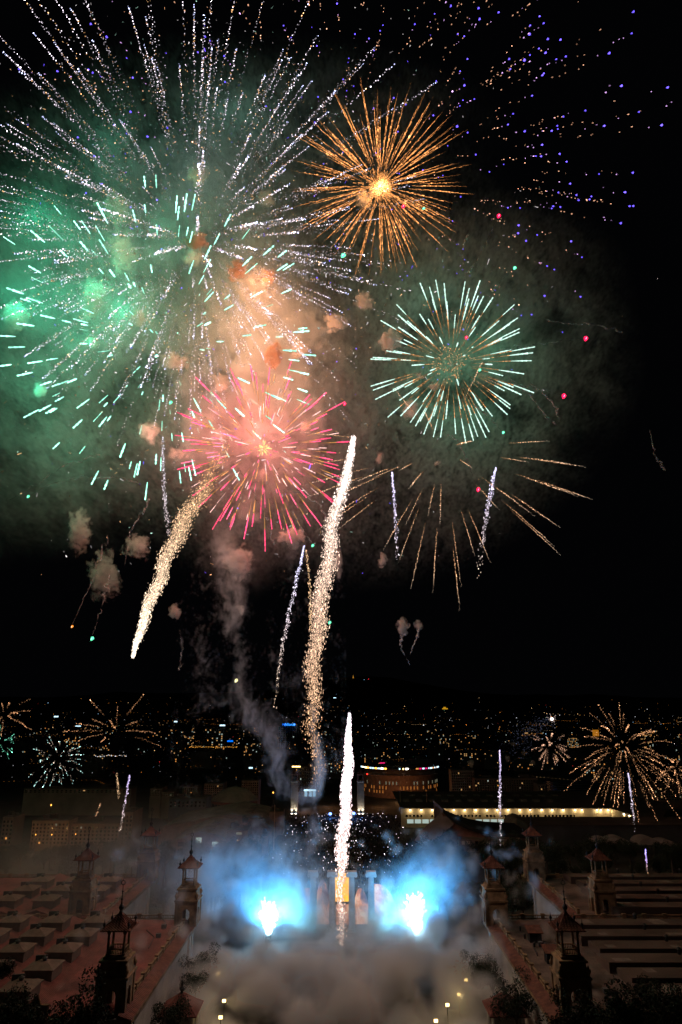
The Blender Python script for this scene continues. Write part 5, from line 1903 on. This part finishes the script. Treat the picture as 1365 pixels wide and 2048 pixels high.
# blue white flame fountains by the columns
for px, py, hgt, wid, lb in ((537, 1868, 60, 21, 'blinding blue white flame fountain left of the columns'), (834, 1870, 80, 24, 'blinding blue white flame fountain right of the columns')):
    q = P(px, py, 262)
    u = mpp(q)
    f = empty('flame_fountain', q)
    tag(f, lb, 'flame fountain', 'blue white flame fountains')
    m = MB(); m.rings([(1.0, -2.4), (1.0, -.6), (.7, -.2)], 10); m.build('burner', M['dark'], f)
    rg = np.random.default_rng(px)
    n = 1100
    t = rg.random(n) ** 1.4
    sx = rg.normal(0, .33, n) * wid * u * (.12 + t ** .8)
    sy = rg.normal(0, .33, n) * wid * u * (.12 + t ** .8)
    p = np.stack([sx, sy, t * hgt * u * rg.uniform(.5, 1, n)], 1)
    d = np.stack([sx * .1, sy * .1, np.full(n, .5)], 1)
    spark_mesh('jet', p - d, p + d, .34, np.array([(1.2, 1.9, 2.2)]) * rg.uniform(.9, 2.6, (n, 1)) * (1.9 - t)[:, None], f)
    m = MB(); m.rings([(.2, -.2), (.8, .4), (1.15, 1.6), (.95, 3.4), (.5, 5.8), (.1, 8)], 12); m.build('hot_core', mat_emit('hot_core', (.8, 1.0, 1.0), 14), f, smooth=True)
    lamp('fountain_and_fill_light', q + Vector((0, 2, 2.0)), (.0, .36, 1.0), 3.8e5, 2.0, spot=((0, .05, 1), 164))
    lamp('fountain_and_fill_light', q + Vector((0, 1, 2.0)), (.50, .95, 1.0), 0.95e5, 2.0, spot=((0, 0, 1), 155))
    sg = 1 if px < 690 else -1
    lamp('fountain_and_fill_light', q + Vector((sg * 9, 2, 1.5)), (.18, .75, 1.0), 2.2e4, 6.0, spot=((sg * .3, 0, 1), 150))  # added fill towards the columns, widens the lit smoke bank without a burner
    lamp('fountain_and_fill_light', q + Vector((0, -2, 3.0)), (.3, .7, 1.0), 0.8e4, 1.0)

# ------------------------------------------------------------------ smoke
def puff(px, py, w, h, label, mat='puff', Y=322, seed=0, lean=0.0):
    q = P(px, py, Y)
    u = mpp(q)
    rg = random.Random(seed * 7 + int(px))
    import bmesh
    bm = bmesh.new()
    bmesh.ops.create_icosphere(bm, subdivisions=5, radius=1.0)
    off = Vector((rg.uniform(0, 50), rg.uniform(0, 50), rg.uniform(0, 50)))
    lobes = []
    for k in range(13):
        c = Vector((rg.gauss(0, 1), rg.gauss(0, 1), rg.gauss(0, 1))).normalized() * rg.uniform(.32, .66)
        lobes.append((c, rg.uniform(.26, .46)))
    for v in bm.verts:
        d = v.co.copy()
        k = .42
        for c, r_ in lobes:
            b = d.dot(c)
            disc = r_ * r_ - c.length_squared + b * b
            if disc > 0: k = max(k, b + math.sqrt(disc))
        amp, fr = .10, 4.2
        for o_ in range(3):
            k += amp * (abs(mnoise.noise(d * fr + off)) * 2.0 - .4)
            amp *= .55
            fr *= 2.1
        r = d * k
        v.co = Vector((r.x * w * u * .72 + lean * r.z * w * u * .5, r.y * min(w, h) * u * .62, r.z * h * u * .72))
    me = bpy.data.meshes.new('smoke_puff')
    bm.to_mesh(me)
    bm.free()
    me.materials.append(M[mat])
    o = bpy.data.objects.new('smoke_puff', me)
    col.objects.link(o)
    o.location = q
    tag(o, label, 'smoke puff', 'smoke puffs left by the shells')


PUFFS = [
    (395, 348, 40, 66, 'pale green puff highest above the green smoke', 'puff_thin'), (232, 420, 58, 80, 'tall tan puff, upper half of the pair at the left', 'puff_thin'),
    (242, 505, 56, 100, 'tall tan puff, lower half of the pair at the left', 'puff_thin'), (186, 592, 58, 88, 'pale green upright puff left of the green dashes', 'puff_thin'),
    (32, 640, 60, 60, 'mint green puff at the picture edge', 'puff_thin'), (392, 484, 50, 42, 'dark reddish puff in the middle of the green smoke', 'puff_dark'),
    (478, 541, 40, 46, 'dark brown puff, left of the close dark pair', 'puff_dark'), (537, 549, 34, 34, 'dark brown puff, right of the close dark pair', 'puff_dark'),
    (508, 572, 80, 110, 'pale orange column puff under the close dark pair', 'puff_thin'), (388, 520, 40, 60, 'pale tan puff under the dark reddish one', 'puff_thin'),
    (535, 391, 40, 38, 'tan puff left of the golden burst', 'puff_thin'), (671, 643, 54, 46, 'orange puff left of the mint burst', 'puff'), (731, 602, 38, 34, 'peach puff with lobes above the orange one', 'puff'),
    (545, 708, 48, 72, 'brown orange puff over the pink burst', 'puff_dark'), (784, 684, 44, 54, 'pale green and orange puff at the left rim of the mint burst', 'puff'),
    (726, 402, 34, 34, 'orange puff by the golden burst core', 'puff_thin'), (902, 728, 15, 14, 'tiny peach puff at the core of the mint burst', 'puff'), (841, 754, 18, 15, 'tiny peach puff below left of the mint core', 'puff'),
    (869, 771, 22, 22, 'pale green puff below the mint core', 'puff'), (819, 823, 34, 46, 'pale peach puff under the left rim of the mint burst', 'puff'),
    (346, 722, 56, 44, 'pink puff left of the pink burst', 'puff_thin'), (362, 906, 50, 28, 'flat pale pink puff at the left rim of the pink burst', 'puff_thin'), (296, 864, 46, 44, 'dim pink puff between green dashes and pink burst', 'puff_thin'),
    (160, 1058, 52, 88, 'tall dim peach puff, upper left of three under the green smoke', 'puff_thin'), (210, 1150, 58, 104, 'tallest dim peach puff, lowest of three under the green smoke', 'puff_thin'),
    (276, 1096, 50, 62, 'dim peach puff, right of three under the green smoke', 'puff_thin'), (352, 1223, 25, 36, 'small round peach puff beside the slanting golden comet', 'puff'),
    (474, 1122, 62, 76, 'large salmon puff on top of the grey smoke column', 'puff_thin'), (584, 1074, 54, 46, 'salmon pink puff just below the pink burst', 'puff'),
    (484, 1217, 20, 24, 'small peach puff over the grey smoke column', 'puff'), (766, 1117, 24, 32, 'small peach puff between the thin comets', 'puff'), (804, 1254, 28, 30, 'larger of two small peach puffs low in the dark sky', 'puff'),
    (838, 1249, 18, 24, 'smaller of two small peach puffs low in the dark sky', 'puff'), (760, 916, 18, 36, 'slim peach puff right of the long comet head', 'puff_thin'), (877, 927, 17, 17, 'tiny peach puff between mint burst and spider lines', 'puff'),
    (613, 852, 24, 26, 'small pale puff in the pink burst', 'puff'), (82, 780, 30, 32, 'pale green puff low at the left among the dashes', 'puff_thin'), (676, 1128, 20, 64, 'slim brown puff behind the long curving comet', 'puff_thin'),
    (527, 951, 22, 24, 'small salmon puff in the lower pink burst', 'puff'), (440, 770, 50, 44, 'pink puff inside the upper left of the pink burst', 'puff_thin'), (600, 700, 44, 40, 'peach puff right of the brown orange puff', 'puff_thin'),
    (760, 374, 46, 44, 'glowing orange puff at the core of the golden burst', 'puff_core'), (186, 682, 34, 30, 'small orange tan puff left in the green smoke', 'puff_thin'), (280, 632, 40, 40, 'tan puff in the middle of the green dashes', 'puff_thin'),
]
for i, (px, py, w, h, lb, mt) in enumerate(PUFFS):
    puff(px, py, w, h, lb, mt, 350 if mt == 'puff_core' else 353 + (i * 13) % 15, i, .15 * math.sin(i))
for i, (px, py, w, h, lb) in enumerate(((1030, 1487, 14, 11, 'tiny grey puff highest of the chain under the white star'), (1046, 1507, 14, 9, 'tiny grey puff second in the chain under the white star'),
                                       (1067, 1525, 13, 11, 'tiny grey puff lowest in the chain under the white star'), (1017, 1516, 12, 15, 'tiny grey upright puff beside the slim violet comet'), (941, 1527, 14, 16, 'tiny grey puff over the tall brown apartment block'))):
    puff(px, py, w, h, lb, 'puff', 600, 80 + i)

# thin wavering smoke lines left by the flares
def smoke_line(pts, label, Y=330, r=.28, seed=1, wob=1.6):
    rg = random.Random(seed)
    n = 46
    pts = np.array(pts, float)
    cum = np.linspace(0, 1, len(pts))
    ps, rs = [], []
    for i in range(n):
        t = i / (n - 1)
        a, b = np.interp(t, cum, pts[:, 0]), np.interp(t, cum, pts[:, 1])
        q = P(a, b, Y)
        s = wob * (.15 + t)
        q += Vector((mnoise.noise((t * 14, seed, 0)) * s * 1.6, mnoise.noise((t * 14, seed, 5)) * s, mnoise.noise((t * 14, seed, 9)) * s * 1.6))
        ps.append(q)
        rs.append(r * (.45 + 1.1 * t) * (1 + .35 * mnoise.noise((t * 40, seed, 2))))
    m = MB()
    m.tube(ps, rs, 6)
    tag(m.build('smoke_trail', M['smoke_line'], smooth=True), label, 'smoke trail', 'thin smoke trails of the flares')


for i, (p_, lb) in enumerate([
    ([(1168, 678), (1110, 684), (1060, 692), (1000, 700)], 'thin greenish smoke trail behind the rightmost red flare'), ([(1122, 790), (1070, 775), (1020, 766), (980, 765)], 'thin greenish smoke trail behind the low right red flare'),
    ([(953, 972), (935, 920), (915, 880), (895, 870)], 'thin greenish smoke trail above the red flare under the mint burst'), ([(994, 438), (975, 480), (950, 530), (935, 545)], 'straight thin smoke trail below the red flare by the golden burst'),
    ([(1026, 540), (1005, 560), (985, 582)], 'short smoke trail of the green flare above the mint burst'), ([(1002, 860), (975, 830), (950, 812)], 'short smoke trail of the green flare below the mint burst'),
    ([(62, 990), (100, 968), (160, 955), (230, 955), (280, 965)], 'long wavering smoke trail at the left under the green smoke'), ([(20, 1000), (80, 965), (130, 930), (200, 910)], 'faint green smoke trail rising toward the green dashes'),
    ([(186, 1270), (205, 1210), (220, 1150)], 'smoke trail of the falling green flare below the puffs'), ([(146, 1248), (165, 1205), (190, 1150), (215, 1070)], 'smoke trail of the tiny orange flare at the left'),
    ([(624, 1085), (600, 1050), (580, 1020)], 'smoke trail rising from the green flare by the bluish comet'), ([(360, 1260), (366, 1300), (358, 1340)], 'dim smoke line under the small round puff'),
    ([(1090, 640), (1140, 648), (1190, 648), (1245, 665)], 'wavering tan smoke trail at the upper right of the mint burst'), ([(1060, 765), (1090, 790), (1110, 810), (1120, 840)], 'curly green smoke line dropping beside the low right red flare'),
    ([(1000, 740), (1060, 790), (1090, 830), (1115, 850)], 'curly green smoke line at the lower right of the mint burst'), ([(930, 560), (925, 500), (935, 470)], 'pale green smoke line rising over the mint burst'),
    ([(480, 940), (510, 990), (535, 1040), (548, 1090)], 'pinkish smoke line falling from the pink burst'), ([(560, 980), (600, 985), (640, 1010), (655, 1040)], 'pinkish smoke line right of the pink burst'),
    ([(1300, 860), (1310, 910), (1330, 940)], 'faint smoke line alone at the far right'), ([(820, 1330), (800, 1290), (806, 1270)], 'dim smoke line under the larger small peach puff'),
    ([(820, 1310), (834, 1275), (838, 1262)], 'dim smoke line under the smaller small peach puff'), ([(250, 1130), (262, 1060), (300, 1000)], 'brownish smoke line left of the slanting golden comet'),
]):
    smoke_line(p_, lb, 333, .26 if i < 12 else .36, i + 1)


# smoke clouds: density fields filled into a volume
class Fld:
    def __init__(s, g, k): s.g, s.k = g, k
    def _m(s, op, *a):
        n = s.g.nodes.new('ShaderNodeMath'); n.operation = op
        for i, v in enumerate(a):
            if isinstance(v, Fld): s.g.links.new(v.k, n.inputs[i])
            else: n.inputs[i].default_value = v
        return Fld(s.g, n.outputs[0])
    def __add__(s, o): return s._m('ADD', s, o)
    def __sub__(s, o): return s._m('SUBTRACT', s, o)
    def __rsub__(s, o): return s._m('SUBTRACT', o, s)
    def __mul__(s, o): return s._m('MULTIPLY', s, o)
    def madd(s, a, b): return s._m('MULTIPLY_ADD', s, a, b)
    def exp(s): return s._m('EXPONENT', s)
    def pow(s, e): return s._m('POWER', s, e)
    def max(s, o): return s._m('MAXIMUM', s, o)
    def min(s, o): return s._m('MINIMUM', s, o)
    def absf(s): return s._m('ABSOLUTE', s)
    def step(s, a, b):
        n = s.g.nodes.new('ShaderNodeMapRange'); n.interpolation_type = 'SMOOTHSTEP'
        s.g.links.new(s.k, n.inputs[0]); n.inputs[1].default_value = a; n.inputs[2].default_value = b
        return Fld(s.g, n.outputs[0])


class Cloud:
    def __init__(s, name, lo, hi, res, mat, label):
        s.g = g = bpy.data.node_groups.new(name, 'GeometryNodeTree')
        g.interface.new_socket('Geometry', in_out='OUTPUT', socket_type='NodeSocketGeometry')
        s.vc = g.nodes.new('GeometryNodeVolumeCube')
        sm = g.nodes.new('GeometryNodeSetMaterial'); sm.inputs['Material'].default_value = mat
        go = g.nodes.new('NodeGroupOutput')
        g.links.new(s.vc.outputs[0], sm.inputs[0]); g.links.new(sm.outputs[0], go.inputs[0])
        s.vc.inputs['Min'].default_value = lo; s.vc.inputs['Max'].default_value = hi
        for a, r in zip('XYZ', res): s.vc.inputs['Resolution ' + a].default_value = r
        pos = g.nodes.new('GeometryNodeInputPosition'); s.pos = pos.outputs[0]
        sp = g.nodes.new('ShaderNodeSeparateXYZ'); g.links.new(s.pos, sp.inputs[0])
        s.x, s.y, s.z = [Fld(g, sp.outputs[i]) for i in range(3)]
        me = bpy.data.meshes.new(name)
        s.o = bpy.data.objects.new(name, me); col.objects.link(s.o)
        me.materials.append(mat)
        md = s.o.modifiers.new('smoke', 'NODES'); md.node_group = g
        tag(s.o, label, 'smoke', None, 'stuff')
    def noise(s, scale, detail=4, rough=.55, dist=0.0, off=(0, 0, 0), stretch=(1, 1, 1), vec=None):
        mp = s.g.nodes.new('ShaderNodeVectorMath'); mp.operation = 'MULTIPLY_ADD'
        mp.inputs[1].default_value = stretch; mp.inputs[2].default_value = off
        s.g.links.new(vec or s.pos, mp.inputs[0])
        n = s.g.nodes.new('ShaderNodeTexNoise'); n.inputs['Scale'].default_value = scale; n.inputs['Detail'].default_value = detail
        n.inputs['Roughness'].default_value = rough; n.inputs['Distortion'].default_value = dist
        s.g.links.new(mp.outputs[0], n.inputs[0])
        return Fld(s.g, n.outputs[0])
    def voronoi(s, scale, stretch):
        w = s.g.nodes.new('ShaderNodeTexNoise'); w.inputs['Scale'].default_value = .12; w.inputs['Detail'].default_value = 3
        s.g.links.new(s.pos, w.inputs[0])
        a = s.g.nodes.new('ShaderNodeVectorMath'); a.operation = 'MULTIPLY_ADD'; a.inputs[1].default_value = (9, 9, 9)
        s.g.links.new(w.outputs['Color'], a.inputs[0]); s.g.links.new(s.pos, a.inputs[2])
        v = s.g.nodes.new('ShaderNodeTexVoronoi'); v.inputs['Scale'].default_value = scale
        v.feature = 'SMOOTH_F1'; v.inputs['Smoothness'].default_value = .25
        s.g.links.new(a.outputs[0], v.inputs['Vector'])
        return Fld(s.g, v.outputs['Distance'])
    def blob(s, c, r, d, e=2):
        dx = ((s.x - c[0]) * (1 / r[0])); dy = ((s.y - c[1]) * (1 / r[1])); dz = ((s.z - c[2]) * (1 / r[2]))
        return ((dx * dx + dy * dy + dz * dz) * -1.0).exp() * d
    def pblob(s, px, py, rx, ry, d, Y, rY):
        c = P(px, py, Y); u = mpp(c)
        return s.blob(c, (rx * u, rY, ry * u), d)
    def chain(s, blobs):
        f = None
        for b in blobs: f = b if f is None else f + b
        return f
    def done(s, f): s.g.links.new(f.k, s.vc.inputs['Density'])


def box_for(px0, px1, py0, py1, Y0, Y1):
    c = [P(a, b, Y) for a in (px0, px1) for b in (py0, py1) for Y in (Y0, Y1)]
    return tuple(min(q[i] for q in c) for i in range(3)), tuple(max(q[i] for q in c) for i in range(3))


# high cloud lit by the shells
lo, hi = box_for(-60, 860, 180, 1240, 352, 398)
cl = Cloud('burst_smoke', lo, hi, (320, 30, 370), mat_volume('burst_smoke', (.88, .87, .85), .045), 'great bank of smoke glowing green, tan and pink among the bursts')
Yc = 374
B = cl.chain([cl.pblob(*a, Yc, 12) for a in [
    (60, 560, 190, 190, 1.0), (250, 520, 190, 190, .8), (120, 780, 190, 170, .75), (20, 900, 130, 150, .55), (420, 420, 170, 150, .5),
    (515, 600, 85, 120, 1.5), (420, 700, 190, 130, .55), (535, 740, 95, 120, 1.3), (520, 880, 140, 120, 1.1), (360, 860, 120, 130, .5), (640, 860, 110, 150, .6),
    (690, 660, 110, 120, .45), (520, 1010, 120, 80, .55), (200, 1010, 140, 90, .18), (480, 1120, 60, 70, .3)]])
n1 = cl.noise(.022, 5, .6, .6)
n2 = cl.noise(.13, 5, .72, 2.0, (40, 0, 7), (1, .3, 1))
rdg = (1.0 - ((cl.noise(.06, 4, .62, 2.5, (7, 70, 3), (1, .3, 1)) - .5) * 8.0).absf()).max(0)
Bp = cl.chain([cl.pblob(*a, Yc, 13) for a in [
    (515, 580, 80, 110, 1.0), (540, 720, 85, 110, 1.0), (510, 870, 110, 110, .95), (410, 760, 120, 100, .55), (640, 650, 80, 70, .6), (240, 500, 60, 130, .55), (180, 600, 60, 70, .5),
    (395, 480, 60, 90, .6), (350, 890, 90, 60, .6), (640, 830, 80, 90, .5), (530, 1030, 90, 60, .45), (30, 640, 60, 60, .5), (470, 1110, 50, 50, .7)]])
nl = cl.noise(.055, 5, .58, .5, (11, 2, 5))
lump = ((Bp + (nl - .5) * 2.6 - .72).max(0) * 3.0).min(1.0)
cl.done(lump * 2.6 + (B - .05).max(0) * .42 * n1.step(.36, .66).madd(1.2, .10) * (n2.step(.42, .64).madd(1.7, .04) + rdg * rdg * 1.4))

# thin veil of fine shell smoke over the whole upper sky
lo, hi = box_for(-60, 1320, -40, 1220, 424, 442)
cl = Cloud('veil_smoke', lo, hi, (520, 9, 500), mat_volume('veil_smoke', (.82, .84, .80), .15), 'thin fibrous veil of smoke spread behind the bursts')
B = cl.chain([cl.pblob(*a, 433, 6) for a in [(360, 420, 330, 260, 1.0), (230, 700, 260, 260, .8), (940, 690, 190, 170, .95), (880, 520, 230, 110, .6), (700, 900, 240, 170, .7), (1080, 690, 130, 160, .35), (520, 250, 330, 150, .5), (900, 900, 180, 110, .35), (640, 1030, 220, 90, .4)]])
n1 = cl.noise(.16, 4, .70, 2.6)
n2 = cl.noise(.018, 4, .6, .8, (9, 3, 1))
r1 = (1.0 - ((cl.noise(.085, 4, .64, 3.4, (7, 70, 3), (1, .3, 1)) - .5) * 13.0).absf()).max(0)
r2 = (1.0 - ((cl.noise(.05, 5, .68, 4.0, (70, 7, 33), (1, .3, .6)) - .5) * 13.0).absf()).max(0)
cl.done((B - .05).max(0) * (n1.step(.48, .72) * .35 + r1 * r1 * 1.3 + r2 * r2 * 1.2) * n2.step(.30, .66).madd(1.0, .15))

# two grey smoke columns drifting down to the city
lo, hi = box_for(390, 690, 1020, 1720, 286, 308)
cl = Cloud('grey_smoke_column', lo, hi, (110, 22, 250), mat_volume('grey_smoke', (.84, .85, .90), .10), 'two wavering grey smoke columns trailing down from the bursts to the avenue')
B = cl.chain([cl.pblob(*a, 297, 7) for a in [
    (440, 1060, 26, 40, .8), (452, 1120, 30, 36, .8), (486, 1150, 20, 40, .7), (445, 1180, 18, 36, .7), (478, 1215, 18, 40, .8), (452, 1240, 18, 34, .7), (470, 1280, 20, 36, .8), (482, 1330, 17, 36, .7), (478, 1380, 18, 34, .6), (498, 1420, 18, 30, .6),
    (540, 1460, 26, 26, .8), (558, 1500, 26, 30, .8), (545, 1550, 28, 36, .7), (562, 1580, 18, 34, .4),
    (627, 1440, 11, 40, 1.0), (634, 1500, 11, 36, 1.3), (641, 1545, 11, 30, 1.5), (630, 1580, 17, 20, 1.4), (612, 1592, 18, 14, 1.0), (630, 1640, 13, 40, .9), (628, 1690, 16, 26, .7)]])
n1 = cl.noise(.20, 5, .64, 2.2, stretch=(1, .6, .62))
n2 = cl.noise(.06, 3, .5, 1.0, (3, 3, 3), stretch=(1, .6, .7))
cl.done((B * 1.0 + (n1 - .5) * 3.4 + (n2 - .5) * 2.4 - .55).max(0) * .9)

# billowing ground smoke
lo, hi = (-78, 176, 30), (70, 283, 78)
cl = Cloud('ground_smoke', lo, hi, (230, 130, 90), mat_volume('ground_smoke', (.87, .81, .79), .16), 'thick brown grey smoke billowing over the avenue below the columns, blue where the fountains light it')
B = cl.chain([cl.blob(*a) for a in [
    ((-6, 216, 36), (38, 26, 14), 1.15), ((-28, 226, 38), (22, 18, 14), .8), ((26, 222, 38), (22, 22, 15), .85), ((0, 248, 37), (44, 13, 8), .75), ((26, 246, 46), (10, 8, 12), .7), ((0, 196, 36), (40, 20, 11), .85),
    ((-42, 214, 40), (12, 30, 14), .55), ((42, 212, 40), (12, 30, 14), .55), ((-40, 250, 44), (16, 14, 10), .5), ((42, 252, 44), (16, 14, 10), .45)]]
    + [cl.pblob(*a) for a in [(785, 1815, 26, 60, 1.0, 262, 7), (820, 1880, 60, 30, .8, 258, 8), (740, 1870, 60, 20, .7, 262, 7), (560, 1880, 70, 22, .7, 260, 8)]])
vo = cl.voronoi(.078, (1, 1, 1.0))
n1 = cl.noise(.045, 4, .55, .5)
n2 = cl.noise(.20, 4, .62, .6, (3, 9, 2))
cl.done((((B.min(1.3) + (.52 - vo) * 2.5 + (n1 - .5) * 2.0 + (n2 - .5) * 1.1 - 1.0).max(0) * 1.6).min(1.5)))

# smoke round the flame fountains, blue in their light
lo, hi = box_for(370, 980, 1640, 1900, 256, 294)
cl = Cloud('fountain_smoke', lo, hi, (190, 40, 130), mat_volume('fountain_smoke', (.84, .86, .88), .085), 'pale smoke round the two flame fountains glowing cyan and deep blue')
B = cl.chain([cl.pblob(*a) for a in [(470, 1775, 95, 90, .60, 276, 10), (555, 1800, 70, 80, .75, 276, 8), (538, 1835, 34, 50, 1.1, 270, 8), (836, 1822, 40, 52, 1.5, 270, 8), (885, 1775, 60, 75, .6, 278, 10),
                                     (690, 1852, 140, 24, .9, 268, 8), (605, 1835, 60, 40, 1.0, 268, 7), (775, 1838, 40, 36, .9, 268, 7), (610, 1800, 60, 60, .5, 274, 8), (410, 1800, 60, 60, .4, 274, 10), (760, 1790, 50, 50, .35, 270, 8)]])
n1 = cl.noise(.11, 5, .62, 1.0)
n2 = cl.noise(.04, 3, .5, .5, (5, 5, 5))
cl.done((B - .05).max(0) * n1.step(.34, .66).madd(1.7, .18) * n2.step(.30, .62).madd(1.0, .35))

# faint haze drifting over the left pavilion
lo, hi = (-190, 160, 34), (-44, 430, 74)
cl = Cloud('drifting_smoke', lo, hi, (60, 80, 30), mat_volume('drifting_smoke', (.84, .80, .78), .0085), 'faint smoke drifting across the red roof and the dark trees behind it')
n1 = cl.noise(.03, 4, .6, .6)
cl.done(n1.step(.3, .7) * cl.chain([cl.blob((-100, 330, 50), (70, 70, 16), 1.0), cl.blob((-60, 260, 55), (40, 50, 14), .8), cl.blob((-110, 230, 54), (70, 60, 8), .5)]))
